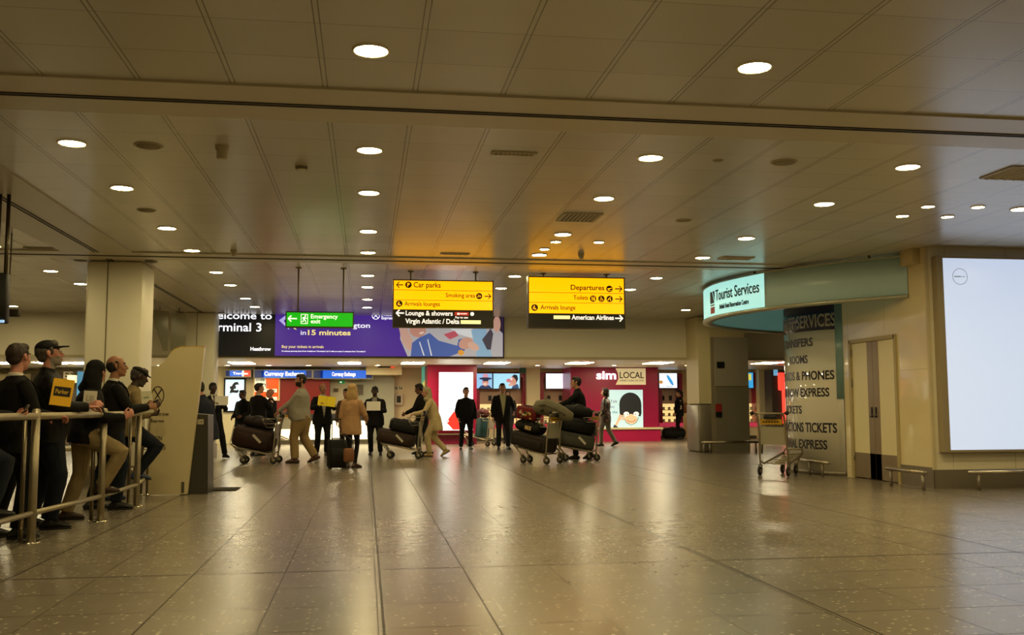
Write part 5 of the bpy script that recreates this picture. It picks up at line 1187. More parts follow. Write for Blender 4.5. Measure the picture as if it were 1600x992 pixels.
def drop_faces(me, mask):
    """a copy of the mesh without the masked faces"""
    import bmesh
    bm = bmesh.new(); bm.from_mesh(me); bm.faces.ensure_lookup_table()
    bmesh.ops.delete(bm, geom=[bm.faces[i] for i in np.nonzero(mask)[0]], context='FACES'); bm.to_mesh(me); bm.free(); me.update()
def link_mesh(name, me, parent, m):
    for x in (m if isinstance(m, (list, tuple)) else [m]): me.materials.append(x)
    me.polygons.foreach_set('use_smooth', [True] * len(me.polygons))
    o = bpy.data.objects.new(name, me); me.name = name; COL.objects.link(o); o.parent = parent; ROOT[o.name] = ROOT[parent.name]; return o
def ik(a, t, l1, l2, pole):
    a, t = V3(a), V3(t); d = t - a; L = d.length; mx = (l1 + l2) * .998
    if L > mx: t = a + d * (mx / L); d = t - a; L = mx
    k = (l1 * l1 - l2 * l2 + L * L) / (2 * L); h = math.sqrt(max(0, l1 * l1 - k * k)); dn = d / L
    p = V3(pole); p = p - dn * p.dot(dn)
    if p.length < 1e-4: p = dn.orthogonal()
    return a + dn * k + p.normalized() * h, t
def hand(mb, w, d, n, t, curl=.5, s=1., thumb=.7):
    """palm, four unequal bent fingers and a thumb from the side of the palm; d along the hand, n out of the palm, t towards the thumb"""
    w = V3(w); d = V3(d).normalized(); n = V3(n); n = (n - d * n.dot(d)).normalized(); t = V3(t); t = (t - d * t.dot(d) - n * t.dot(n)).normalized()
    mb.loft([w - d * .02, w + d * .02, w + d * .05 * s, w + d * .088 * s], [(.025, .018), (.032 * s, .016), (.041 * s, .015), (.04 * s, .012)], hint=t, n=10, cap=.5)
    for k, (o, L) in enumerate(((.031, .074), (.011, .084), (-.010, .078), (-.030, .062))):
        p = w + d * (.078 - .004 * abs(k - 1.3)) * s + t * o * s; a = 0; P = [p - d * .012, p]; r = [.009, .0092]
        for j, f in enumerate((.44, .32, .24)):
            a += curl * (.75, .95, .7)[j]; q = d * math.cos(a) - (-n) * math.sin(a) + t * (o * .9 * (1 - curl * .6)); p = p + q.normalized() * L * f * s; P.append(p); r.append((.0088, .008, .0068)[j])
        mb.loft(P, [x * s for x in r], hint=t, n=8, cap=.9)
    b = w + d * .028 * s + t * .03 * s; m_ = b + (d * .55 + t * .72 + n * thumb * .4).normalized() * .042 * s; e = m_ + (d * .85 + t * (.35 - .4 * curl) + n * thumb * .55).normalized() * .034 * s
    mb.loft([b - t * .016 * s, b, m_, e], [.013 * s, .0135 * s, .0105 * s, .0082 * s], hint=n, n=8, cap=.9)

SKINS = {'pale': '#c08a6c', 'tan': '#a06e4e', 'brown': '#6d4630', 'dark': '#41291c', 'pink': '#c48570'}
def person(label, at, face, H, skin='pale', top='suit', topc='#14120f', legc='#12110f', shoec='#0f0d0b', hair='short', hairc='#1a120c', shirt='#d0cabb', tie=None,
           build=1.22, belly=0.03, lean=0., side=0., twist=0., head=(0, 0), feet=None, wrists=None, poles=None, palms=None, hdirs=None, curls=(.45, .45), hem=None, legw=1.15, beard=None,
           hat=None, hatc='#14110e', glasses=False, vox=.012, collar=True, pelvis=(0, 0, 0), seed=1, feetrot=((.14, 0), (-.14, 0)), female=False, kneepole=None, stripe=None, scale_head=1.06, vopen=(.16, .24)):
    S = H / 1.745; rz = rz_of(face); loc = V3(at)
    T = thing('person', label, 'person', loc, rz, None); ROOT_M = ROOT[T.name]
    feet = feet or ((-.1, 0, 0), (.1, 0, 0)); wrists = wrists or (None, None); poles = poles or (None, None); palms = palms or (None, None); hdirs = hdirs or (None, None); kneepole = kneepole or (None, None)
    sm = mat('skin_' + skin, SKINS[skin], .5, vary=.06, vscale=14); hm = mat('hair_' + hairc[1:], hairc, .6, bump=.6, bscale=160, vary=.25, vscale=60)
    PV = V3(pelvis) + V3((0, 0, .95)); Rt = Matrix.Rotation(twist, 3, 'Z') @ Matrix.Rotation(-lean, 3, 'X') @ Matrix.Rotation(side, 3, 'Y'); Rl = Matrix.Rotation(twist * .4, 3, 'Z') @ Matrix.Rotation(-lean * .35, 3, 'X')
    sh_w = .182 * (.9 if female else 1) * (.85 + .15 * build)
    def tp(x, y, z): return PV + (Rt @ V3((x, y, z)) if z >= 0 else Rl @ V3((x, y, z)))
    shl = [tp(s * sh_w, -.012, .415) for s in (-1, 1)]; neck = tp(0, -.012, .5)
    Rh = Matrix.Rotation(twist * .5 - math.radians(head[0]), 3, 'Z') @ Matrix.Rotation(math.radians(head[1]), 3, 'X') @ Matrix.Rotation(-lean * .35, 3, 'X')
    hc = neck + (Rt @ V3((0, .004, .054))) + Rh @ V3((0, .028, .108)); hs = scale_head
    HP = lambda x, y, z: hc + Rh @ V3((x * hs, y * hs, z * hs))
    hips = [PV + Rl @ V3((s * .092, 0, -.03)) for s in (-1, 1)]
    # feet: ankle sits above sole point
    ank = []; knees = []; Rf = []
    for i, s in enumerate((-1, 1)):
        yaw, pit = feetrot[i]; R = Matrix.Rotation(yaw, 3, 'Z') @ Matrix.Rotation(pit, 3, 'X'); Rf.append(R)
        a = V3(feet[i]) + R @ V3((0, -.05, .085)); k, a2 = ik(hips[i], a, .435, .42, kneepole[i] or (s * .12, 1, 0)); knees.append(k); ank.append(a2)
    wr = []; elb = []
    for i, s in enumerate((-1, 1)):
        w = wrists[i] or (s * (sh_w + .075 + .02 * build), .03, .83); w = V3(w); e, w = ik(shl[i], w, .29, .255, poles[i] or (s * .55, -1, -.25)); elb.append(e); wr.append(w)
    # ---- body: one continuous surface
    b = MB(); B = build
    b.loft([tp(0, 0, -.1), tp(0, 0, 0), tp(0, 0, .13), tp(0, 0, .27), tp(0, -.005, .37), tp(0, -.01, .43), tp(0, -.012, .5)], [(.12 * B, .085), (.14 * B, .085), (.12 * B, .08), (.13 * B, .085), (.13 * B, .08), (.10 * B, .055), (.055, .052)], hint=Rt @ V3((1, 0, 0)), n=18)
    b.loft([neck - Rt @ V3((0, 0, .04)), neck + Rt @ V3((0, .004, .04)), HP(0, -.012, -.06), HP(0, -.01, 0)], [.062 + .004 * B, .055, .054, .055], n=14)
    for i in (0, 1):
        b.loft([shl[i] + (elb[i] - shl[i]) * .04, shl[i].lerp(elb[i], .35), elb[i], elb[i].lerp(wr[i], .35), wr[i]], [.038, .04, .037, .036, .025], n=12)
        b.loft([hips[i], hips[i].lerp(knees[i], .5), knees[i], knees[i].lerp(ank[i], .35), ank[i]], [.076 * B * min(1, legw), .064 * B * min(1, legw), .048 * min(1, legw), .045 * min(1, legw), .034], n=12)
        b.loft([ank[i], ank[i] + Rf[i] @ V3((0, .05, -.035)), ank[i] + Rf[i] @ V3((0, .13, -.055))], [(.033, .03), (.036, .028), (.038, .018)], n=10)
        d = V3(hdirs[i]) if hdirs[i] else (wr[i] - elb[i]).normalized(); s = (-1, 1)[i]; n = V3(palms[i]) if palms[i] else V3((-s, 0, 0)); n = n - d * n.dot(d)
        if n.length < .1: n = d.orthogonal()
        n.normalize(); t = d.cross(n) * s; hand(b, wr[i] + d * .015, d, n, t, curls[i], 1.0 if not female else .92)
    # head with features
    Rx = Rh
    b.ell(HP(0, -.018, .032), (.074 * hs, .094 * hs, .086 * hs), Rx, 20, 14); b.ell(HP(0, .028, -.05), (.056 * hs, .062 * hs, .062 * hs), Rx); b.ell(HP(0, .066, -.09), (.026, .022, .02), Rx)
    b.ell(HP(0, .035, .01), (.062 * hs, .052 * hs, .06 * hs), Rx)
    b.loft([HP(0, .078, .022), HP(0, .094, -.004), HP(0, .104, -.022)], [.0085, .0115, .0155], n=10, cap=.8)
    for s in (-1, 1):
        b.ell(HP(s * .012, .094, -.026), .0095, Rx, 8, 6); b.ell(HP(s * .036, .058, -.022), (.026, .026, .028), Rx, 10, 8); b.ell(HP(s * .03, .078, .034), (.026, .012, .0085), Rx, 10, 6)
        b.loft([HP(s * .072, -.002, .028), HP(s * .082, -.012, .018), HP(s * .083, -.012, -.004), HP(s * .074, .0, -.03)], [(.008, .018), (.009, .02), (.009, .017), (.008, .01)], hint=Rx @ V3((1, 0, 0)), n=8, cap=.5)
    b.ell(HP(0, .088, -.05), (.024, .01, .0058), Rx, 10, 6); b.ell(HP(0, .086, -.061), (.021, .011, .0068), Rx, 10, 6)
    near = vox <= .009
    me = fused(b, .0062 if near else .0078, 3)
    c = centers_of(me); Q = (c - np.array(hc)) @ np.array(Rh) / hs            # face centres in the head's own axes
    mi = np.zeros(len(c), np.int32)
    lips = (Q[:, 1] > .07) & (np.abs(Q[:, 2] + .0555) < .0115) & (np.abs(Q[:, 0]) < .024); mi[lips] = 1
    brow = (Q[:, 1] > .06) & (np.abs(Q[:, 2] - .038) < .006) & (np.abs(np.abs(Q[:, 0]) - .03) < .02); mi[brow] = 2
    if beard: mi[((Q[:, 2] < -.028) & (Q[:, 2] > -.125) & (Q[:, 1] > -.01) & ~lips & ~((Q[:, 2] > -.045) & (np.abs(Q[:, 0]) < .02) & (Q[:, 1] > .095)))] = 3
    bo = link_mesh('body', me, T, [sm, mat('lips_' + skin, tuple(x * k for x, k in zip(lin(SKINS[skin]), (.85, .55, .55))), .45), hm, mat('beard_' + (beard or '#1a120c')[1:], beard or '#1a120c', .8, bump=.5, bscale=200)])
    bo.data.polygons.foreach_set('material_index', mi)
    for s in (-1, 1):
        e = MB().use(mat('eye_white', '#8f877a', .3)); e.ell(HP(s * .03, .0745, .013), .0118, Rx, 12, 8); e.use(mat('eye_iris', '#1c130d', .1)); e.ell(HP(s * .03, .0828, .0125), (.0062, .0045, .0062), Rx, 10, 6); obj('eye', e, T)
    # ---- hair
    if hair and hat not in ('scarf', 'hood'):
        h = MB()
        if hair == 'short':
            h.ell(HP(0, -.032, .04), (.081 * hs, .092 * hs, .088 * hs), Rx, 18, 12); h.ell(HP(0, .022, .088), (.066 * hs, .058 * hs, .04 * hs), Rx); h.ell(HP(0, -.06, -.01), (.068 * hs, .05 * hs, .055 * hs), Rx)
            for s in (-1, 1): h.ell(HP(s * .068, .012, .035), (.014, .02, .035), Rx, 10, 8)
        elif hair == 'bald':
            h.ell(HP(0, -.036, .008), (.079 * hs, .08 * hs, .076 * hs), Rx, 18, 12)
            for s in (-1, 1): h.ell(HP(s * .07, -.005, .03), (.011, .03, .034), Rx, 10, 8)
        elif hair in ('long', 'back'):
            h.ell(HP(0, -.03, .042), (.088 * hs, .1 * hs, .092 * hs), Rx, 18, 12); h.ell(HP(0, .03, .095), (.066 * hs, .055 * hs, .035 * hs), Rx)
            ln = -.2 if hair == 'long' else -.12
            h.loft([HP(0, -.05, .03), HP(0, -.065, -.06), HP(0, -.07, -.13), HP(0, -.068, ln)], [(.09, .07), (.108, .07), (.122, .06), (.105, .045)], hint=Rx @ V3((1, 0, 0)), n=16)
            for s in (-1, 1): h.loft([HP(s * .066, .02, .07), HP(s * .08, .03, 0), HP(s * .085, .02, -.08), HP(s * .08, .0, ln + .03)], [.022, .026, .03, .022], n=10)
        elif hair == 'bun':
            h.ell(HP(0, -.03, .042), (.083 * hs, .095 * hs, .09 * hs), Rx, 18, 12); h.ell(HP(0, .022, .09), (.066, .058, .038), Rx); h.ell(HP(0, -.13, .03), (.04, .035, .04), Rx); h.loft([HP(0, -.12, .02), HP(0, -.14, -.08), HP(.0, -.12, -.2)], [.035, .03, .015], n=10)
        hme = fused(h, .007 if near else .01, 2); folds(hme, .007, 34, seed); link_mesh('hair', hme, T, hm)
    # ---- clothing
    tm = cloth(topc, bump=.3); lm = cloth(legc)
    HEM = hem if hem is not None else {'suit': -.2, 'jacket': -.13, 'sweater': -.1, 'shirt': -.08, 'coat': -.34, 'hoodie': -.1}[top]
    def garment(grow, hem_, zt=.5, flare=0.):
        b = MB(); zs = [(.5, .066, .06), (.465, .1, .072), (.43, .15, .092), (.37, .183, .114), (.27, .172, .122), (.13, .158, .112), (0, .178, .122), (-.1, .188, .128), (-.2, .19, .13), (-.34, .2, .138), (-.5, .21, .14)]
        zs = [z for z in zs if z[0] >= hem_ - 1e-6] if hem_ in [z[0] for z in zs] else [z for z in zs if z[0] > hem_ + .01] + [(hem_, .186, .127)]
        P = []; Rr = []
        for z, rx, ry in reversed(zs):
            bl = belly * math.exp(-((z - .1) / .15) ** 2); fm = .93 if female else 1.
            P.append(tp(0, -.004 + bl * .6, z)); Rr.append((rx * B * fm + grow + bl * .25 + (flare * -z if z < 0 else 0), ry * (.35 + .65 * B) + grow + bl * .6 + (flare * -z if z < 0 else 0)))
        b.loft(P, Rr, hint=Rt @ V3((1, 0, 0)), n=26, cap=.06); return b
    def sleeves(b, g, to=1.):
        for i, s in enumerate((-1, 1)):
            w2 = elb[i].lerp(wr[i], to)
            b.loft([tp(s * sh_w * .5, -.012, .425), shl[i], shl[i].lerp(elb[i], .3), shl[i].lerp(elb[i], .85), elb[i], elb[i].lerp(w2, .15), elb[i].lerp(w2, .5), w2], [.055 + g, .058 + g, .06 * (.6 + .4 * B) + g, .054 + g, .054 + g, .051 + g, .045 + g, .037 + g], n=14, cap=.15)
    g = {'suit': .008, 'jacket': .012, 'sweater': .004, 'shirt': .002, 'coat': .014, 'hoodie': .012}[top]
    b = garment(g, HEM, flare=.06 if top == 'coat' else 0.); sleeves(b, g * .8, .97 if top == 'suit' else 1.0)
    if top in ('jacket', 'coat', 'hoodie') and hat != 'hood': b.loft([tp(0, -.012, .47), tp(0, -.012, .51), tp(0, -.008, .535)], [(.09, .08), (.078, .072), (.072, .068)], hint=Rt @ V3((1, 0, 0)), n=16, cap=.1)
    if top == 'hoodie' and hat != 'hood': b.loft([tp(-.1, -.04, .47), tp(-.06, -.1, .46), tp(0, -.125, .45), tp(.06, -.1, .46), tp(.1, -.04, .47)], [.04, .05, .055, .05, .04], n=12)
    me = fused(b, vox, 6); folds(me, .007, 9, seed); folds(me, .0035, 22, seed + 5)
    if top in ('suit', 'open'):
        c = centers_of(me); Q = (c - np.array(PV)) @ np.array(Rt); zlo, vsl = vopen
        drop_faces(me, (Q[:, 1] > .02) & (Q[:, 2] > zlo) & (np.abs(Q[:, 0]) < (Q[:, 2] - zlo) * vsl + .004) & (Q[:, 2] < .56))
    jo = link_mesh({'suit': 'suit_jacket', 'jacket': 'jacket', 'sweater': 'sweater', 'shirt': 'shirt', 'coat': 'coat', 'hoodie': 'hooded_jacket'}[top], me, T, tm)
    if top == 'suit':
        b = garment(-.006, -.08); b.loft([tp(0, -.012, .47), tp(0, -.01, .525)], [(.078, .072), (.066, .062)], hint=Rt @ V3((1, 0, 0)), n=16, cap=.1)
        for i in (0, 1): b.loft([elb[i].lerp(wr[i], .9), wr[i]], [.034, .033], n=10, cap=.1)
        me = fused(b, vox, 5); link_mesh('shirt', me, T, cloth(shirt, rough=.7, bump=.15))
        for s in (-1, 1) if vopen[0] > .1 else ():
            b = MB().use(tm); q = [(s * .012, .135, .165), (s * .04, .142, .26), (s * .07, .132, .36), (s * .085, .1, .43), (s * .06, .02, .5)]
            b.loft([tp(x * (.6 + .4 * B), y * (.55 + .45 * B) + .005 + belly * .9 * math.exp(-((z - .1) / .15) ** 2), z) for x, y, z in q], [(.006, .006), (.024, .007), (.03, .007), (.026, .007), (.018, .008)], hint=Rt @ V3((1, 0, 0)), n=8); obj('lapel', b, jo)
        if tie:
            b = MB().use(cloth(tie, rough=.5, bump=.1)); y = .118 * (.55 + .45 * B); b.loft([tp(0, .068, .49), tp(0, y - .028, .455), tp(0, y - .005, .42), tp(0, y + .003, .3), tp(0, y, .15)], [(.02, .014), (.022, .014), (.014, .008), (.028, .008), (.034, .008)], hint=Rt @ V3((1, 0, 0)), n=10, cap=.2); obj('tie', b, T)
    if stripe:
        for i in (0, 1):
            b = MB().use(cloth(stripe)); o = (elb[i] - shl[i]).normalized().orthogonal(); s = (-1, 1)[i]; off = V3((s, 0, 0)) * .066
            b.loft([shl[i] + off, shl[i].lerp(elb[i], .5) + off * .95, elb[i] + off * .85, elb[i].lerp(wr[i], .8) + off * .62], [(.02, .007)] * 4, hint=(0, 1, 0), n=8); obj('sleeve_stripe', b, jo)
    b = MB(); b.loft([PV + Rl @ V3((0, 0, -.1)), PV + Rl @ V3((0, 0, 0)), PV + Rl @ V3((0, 0, .1))], [(.14 * B, .1 * (.6 + .4 * B)), (.165 * B, .112 * (.6 + .4 * B)), (.152 * B, .108 * (.6 + .4 * B))], hint=Rl @ V3((1, 0, 0)), n=20, cap=.2)
    for i in (0, 1):
        hm_ = ank[i].lerp(knees[i], .02); lw = legw
        b.loft([hips[i] + V3((0, 0, .03)), hips[i].lerp(knees[i], .3), hips[i].lerp(knees[i], .85), knees[i], knees[i].lerp(hm_, .15), knees[i].lerp(hm_, .5), hm_], [.094 * B * (.5 + .5 * lw), .086 * B * (.5 + .5 * lw), .066 * lw, .065 * lw, .063 * lw, .059 * lw, .054 * lw], n=14, cap=.1)
    me = fused(b, vox, 5); folds(me, .006, 10, seed + 9); folds(me, .003, 24, seed + 3); link_mesh('trousers', me, T, lm)
    for i, s in enumerate((-1, 1)):
        b = MB(); R = Rf[i]; A = ank[i]; f = lambda x, y, z: A + R @ V3((x, y + .05, z - .085))
        b.loft([f(0, -.125, .032), f(0, -.09, .045), f(0, -.04, .05), f(0, .02, .046), f(0, .075, .034), f(0, .125, .026)], [(.03, .026), (.037, .044), (.038, .05), (.041, .042), (.044, .03), (.03, .02)], hint=R @ V3((1, 0, 0)), n=14, cap=.7)
        b.loft([f(0, -.045, .03), f(0, -.05, .12)], [(.042, .048), (.038, .042)], hint=R @ V3((1, 0, 0)), n=12, cap=.1)
        so = link_mesh('shoe', fused(b, .009, 3), T, mat('leather_' + shoec[1:], shoec, .4))
        b = MB().use(mat('sole_dark', '#1a1613', .7)); b.loft([f(0, -.128, .012), f(0, -.09, .01), f(0, .0, .01), f(0, .08, .01), f(0, .135, .014)], [(.026, .012), (.04, .012), (.038, .011), (.046, .011), (.026, .012)], hint=R @ V3((1, 0, 0)), n=12, cap=.4); obj('sole', b, so)
    # ---- headgear
    hatm = cloth(hatc, bump=.3)
    if hat == 'cap':
        b = MB(); b.ell(HP(0, -.02, .066), (.087, .105, .072), Rx, 18, 12); b.loft([HP(0, .06, .055), HP(0, .11, .055), HP(0, .165, .05)], [(.078, .014), (.08, .008), (.055, .006)], hint=Rx @ V3((1, 0, 0)), n=16); o = link_mesh('cap', fused(b, .006, 3), T, hatm)
        b = MB().use(mat('badge_white', '#d8d2c4', .5)); b.ell(HP(0, .078, .095), (.014, .006, .01), Rx); obj('badge', b, o)
    elif hat == 'flat_cap':
        b = MB(); b.ell(HP(0, -.012, .072), (.09, .115, .05), Rx @ Matrix.Rotation(-.2, 3, 'X'), 18, 10); b.loft([HP(0, .07, .05), HP(0, .105, .045), HP(0, .13, .035)], [(.07, .012), (.068, .008), (.045, .006)], hint=Rx @ V3((1, 0, 0)), n=16); link_mesh('flat_cap', fused(b, .006, 3), T, hatm)
    elif hat == 'scarf':
        b = MB(); b.ell(HP(0, -.03, .04), (.09, .1, .092), Rx, 18, 12); b.ell(HP(0, .015, .085), (.07, .064, .045), Rx); b.loft([HP(0, -.05, .0), HP(0, -.05, -.07), HP(0, -.02, -.13), HP(0, .01, -.17)], [(.085, .07), (.082, .075), (.1, .09), (.12, .1)], hint=Rx @ V3((1, 0, 0)), n=18); me = fused(b, .009, 4); folds(me, .005, 25, seed)
        Q = (centers_of(me) - np.array(hc)) @ np.array(Rh); drop_faces(me, (Q[:, 1] > .035) & (np.abs(Q[:, 0]) < .056) & (Q[:, 2] > -.115) & (Q[:, 2] < .07)); link_mesh('headscarf', me, T, hatm)
    elif hat == 'hood':
        b = MB(); b.ell(HP(0, -.03, .035), (.1, .11, .1), Rx, 18, 12); b.loft([HP(0, -.03, .05), HP(0, -.05, -.05), HP(0, -.05, -.12), tp(0, -.03, .45)], [(.095, .1), (.098, .1), (.105, .1), (.14, .1)], hint=Rx @ V3((1, 0, 0)), n=18); me = fused(b, .009, 5); folds(me, .005, 20, seed)
        Q = (centers_of(me) - np.array(hc)) @ np.array(Rh); drop_faces(me, (Q[:, 1] > .03) & (np.abs(Q[:, 0]) < .062) & (Q[:, 2] > -.12) & (Q[:, 2] < .075)); link_mesh('hood', me, T, hatm)
    if glasses:
        b = MB().use(mat('glasses_rim', '#c8c0b0', .25, .8))
        for s in (-1, 1):
            b.tube([HP(s * .031 + .019 * math.cos(k * math.pi / 6), .094, .011 + .014 * math.sin(k * math.pi / 6)) for k in range(12)], .0016, 6, True); b.tube([HP(s * .05, .093, .015), HP(s * .074, .06, .018), HP(s * .08, -.01, .02)], .0018, 6)
        b.tube([HP(-.012, .096, .014), HP(.012, .096, .014)], .0016, 6); obj('glasses', b, T)
    # scale to the person's height
    if abs(S - 1) > 1e-4:
        for o in [c for c in bpy.data.objects if c.parent == T]:
            for q in [o] + [c for c in bpy.data.objects if c.parent == o]:
                if not q.data.get('_s'): q.data.transform(Matrix.Scale(S, 4))
    M = ROOT_M @ Matrix.Scale(S, 4)
    info = {'T': T, 'M': M, 'wr': [M @ w for w in wr], 'el': [M @ e for e in elb], 'R': Matrix.Rotation(rz, 3, 'Z')}
    info['hand'] = [M @ (wr[i] + (V3(hdirs[i]).normalized() if hdirs[i] else (wr[i] - elb[i]).normalized()) * .075) for i in (0, 1)]
    return info
def card(name, label, cat, c, w, h, yaw, pitch, col, roll=0., text=None, group=None, emit=0):
    """a held sheet of card centred at c; its face looks along heading yaw"""
    R = Matrix.Rotation(rz_of(yaw), 3, 'Z'); nrm = R @ V3((0, 1, 0)); X = -(R @ V3((1, 0, 0))); Y = V3((0, 0, 1))
    Q = Matrix.Rotation(pitch, 3, X); Y = Q @ Y; nrm = Q @ nrm; Q2 = Matrix.Rotation(roll, 3, nrm); X = Q2 @ X; Y = Q2 @ Y
    fr = (V3(c) - X * w / 2 - Y * h / 2, X, Y); b = MB().use(mat('card_' + col[1:], col, .55), False); b.rect(0, 0, w, h, fr, .006)
    t = thing(name, label, cat, V3(c) - V3((0, 0, h / 2)), 0, group); obj('sheet', b, t, world=True); return t, fr

# -- waiting people at the railing (near left) --
def at(px, y): q = PY(px, 700, y); return V3((q.x, q.y, 0))
NV = .009
# man with dark suit at the left, seen from behind
person('man with brown hair in black suit, back to camera, beside the first rail post', at(17, 9.68), 48, 1.80, 'pink', 'suit', '#0e0c0a', '#0d0c0a', hair='short', hairc='#2e1d12', vox=NV, lean=.05, head=(-22, 2), build=1.2,
       wrists=((-.2, .3, 1.08), (.16, .32, 1.08)), feet=((-.12, -.04, 0), (.13, .08, 0)), curls=(.6, .6), seed=1, palms=((0, 0, -1), (0, 0, -1)), legw=1.25)
# phone user mostly beyond the left edge
A0 = person('person in jeans leaning in from the left edge, holding a phone', at(-66, 9.05), 75, 1.74, 'pink', 'jacket', '#14110e', '#232832', hair='short', hairc='#3a2a1c', vox=NV, lean=.12, head=(0, -18),
       wrists=((-.08, .40, 1.12), (.2, .42, 1.13)), feet=((-.1, -.08, 0), (.14, .34, .25)), feetrot=((.1, 0), (0, .1)), curls=(.7, .8), palms=((1, 0, .5), (-.6, .0, .8)), seed=2)
c = A0['hand'][1]; b = MB(); b.use(mat('phone_back', '#1b1a1c', .3)); b.rbox(c + V3((.02, .0, .035)), (.016, .075, .14), .008, Matrix.Rotation(.5, 3, 'Y')); single('mobile_phone', b, 'dark mobile phone held up over the rail at the left edge', 'phone')
# man with cap
Bm = person('man in black cap and glasses, black jacket, blue jeans, looking up to the right', at(70, 10.42), 68, 1.87, 'pink', 'jacket', '#0d0c0b', '#121822', hair='short', hairc='#4b4238', hat='cap', hatc='#0f0d0b', glasses=True, beard='#8f867a', vox=NV,
       build=1.32, belly=.07, lean=.02, head=(4, 10), hem=-.16, wrists=((-.02, .36, 1.12), (.24, .32, 1.12)), feet=((-.13, -.06, 0), (.13, .1, 0)), curls=(.7, .6), palms=((0, 1, 0), (0, 0, -1)), hdirs=((.6, .7, .35), (-.2, .9, 0)), seed=3, legw=1.35)
# person in hooded black top
Cm = person('person in black hooded top and khaki trousers, one foot up on the rail', at(130, 11.1), 76, 1.72, 'pink', 'hoodie', '#0c0b0a', '#8f7c57', '#3b2518', hair='short', hairc='#0c0a08', hat='hood', hatc='#0c0b0a', vox=NV, head=(-48, -8), lean=.16,
       wrists=((-.1, .38, 1.1), (.16, .40, 1.1)), feet=((-.08, -.1, 0), (.1, .25, .28)), feetrot=((.1, 0), (0, .08)), curls=(.75, .65), palms=((.6, .3, .5), (-.6, .2, .3)), hdirs=((.25, .85, .4), (-.3, .8, .5)), seed=4, legw=1.3, hem=-.12, build=1.2)
# balding man, suit and tie
Dm = person('balding man in dark suit with white collar and green tie, gazing right', at(170, 12.2), 66, 1.82, 'tan', 'suit', '#100e0c', '#131b26', hair='bald', hairc='#150f0a', tie='#2f4a44', vox=NV, head=(10, 4), lean=.08, build=1.2,
       wrists=((-.06, .38, 1.15), (.12, .39, 1.15)), feet=((-.1, -.1, 0), (.12, .12, 0)), curls=(.75, .75), palms=((1, 0, 0), (-1, 0, 0)), hdirs=((.4, .9, .1), (-.4, .9, .1)), seed=5, legw=1.25)
c = (Dm['hand'][0] + Dm['hand'][1]) / 2; b = MB().use(BLACK); b.rbox(c + V3((.02, .0, .04)), (.02, .075, .14), .008, Matrix.Rotation(.9, 3, 'Y')); single('mobile_phone', b, 'black mobile phone in both hands of the balding man', 'phone')
# man with flat cap
Em = person('man in dark flat cap and tan jacket, head bowed, foot on the lower rail', at(197, 13.4), 64, 1.74, 'dark', 'jacket', '#857350', '#171c26', '#2b3a5c', hair='short', hairc='#3c3630', hat='flat_cap', hatc='#100e0d', beard='#4a423a', vox=NV, head=(8, -14), lean=.16, build=1.2,
       wrists=((-.1, .32, 1.1), (.14, .31, 1.18)), feet=((-.1, -.1, 0), (.12, .16, .26)), feetrot=((.1, 0), (0, -.1)), curls=(.7, .65), palms=((.6, 0, .4), (-.7, .1, .3)), hdirs=((.4, .8, .2), (-.2, .6, .7)), seed=6, legw=1.25)
# papers they hold
q = PY(97, 613, 9.75); bw = 31 * 9.9 / FPX
t, fr = card('name_card', 'yellow card with black lettered box held by the man in the cap', 'sign', q, .185, .255, 168, -.12, '#ffc41a', -.13)
b = MB().use(mat('card_ink', '#1d150c', .6), False); b.rect(.02, .09, .165, .18, up(fr, .002), .002); b.use(mat('card_yellow', '#d8b02c', .55)); b.text('Parker', .035, .115, .04, up(fr, .004), .002, width=.115, bold=.02); obj('printing', b, t, world=True)
q = PY(140, 628, 10.75); t, fr = card('paper_sheet', 'grey printed paper held over the rail by the person in black hood', 'paper', q, .13, .235, 175, -.1, '#d6cebb', -.05)
b = MB().use(mat('print_faint', '#8a826e', .6), False); b.text('LIJI', .03, .13, .06, up(fr, .002), .001, width=.07); b.rect(.04, .1, .09, .108, up(fr, .002), .001); b.rect(.04, .05, .07, .085, up(fr, .002), .001); obj('printing', b, t, world=True)
q = PY(230, 628, 12.55); t, fr = card('paper_sheet', 'pale green-grey paper held up by the man in the flat cap', 'paper', q, .13, .27, 160, -.1, '#d8d4b4', .1)
b = MB().use(mat('print_faint2', '#8f9a78', .6), False); b.rect(.03, .18, .09, .2, up(fr, .002), .001); b.rect(.03, .12, .1, .128, up(fr, .002), .001); obj('printing', b, t, world=True)
person('person in navy standing at the far side of the ticket machine, mostly hidden', (PZ(318, 762, 0).x, PZ(318, 762, 0).y + .25, 0), -75, 1.62, 'pink', 'jacket', '#1c2130', '#0f0e10', hair='short', hairc='#17110c', vox=.011, lean=.25, head=(0, -15), hem=-.2,
       wrists=((-.14, .36, 1.05), (.17, .34, 1.02)), feet=((-.09, -.02, 0), (.1, .08, 0)), seed=7)

# -- people across the hall --
def P_(px, py): return place(px, py)
Fm = person('man in dark suit holding up a white sheet, left of the pound poster', P_(330, 717), 150, 1.76, 'dark', 'suit', '#15151a', '#121217', hair='short', hairc='#0d0a08', tie='#1c1c24', lean=-.02, head=(4, 0), wrists=((-.13, .34, 1.22), (.13, .34, 1.22)),
       feet=((-.3, .12, .02), (.1, 0, 0)), curls=(.75, .75), palms=((.5, .6, .3), (-.5, .6, .3)), hdirs=((.5, .5, .6), (-.5, .5, .6)), seed=8)
card('paper_sheet', 'white sheet held at his chest by the man left of the pound poster', 'paper', (Fm['hand'][0] + Fm['hand'][1]) / 2 + V3((.06, -.04, .06)), .3, .21, 165, -.1, '#e2dcd4')
person('person in dark coat standing before the pound poster', P_(378, 704), 215, 1.66, 'brown', 'coat', '#121316', '#101013', hair='short', hairc='#0d0a08', wrists=((-.2, .25, 1.0), (.2, .2, .95)), head=(10, -6), seed=9, hem=-.3)
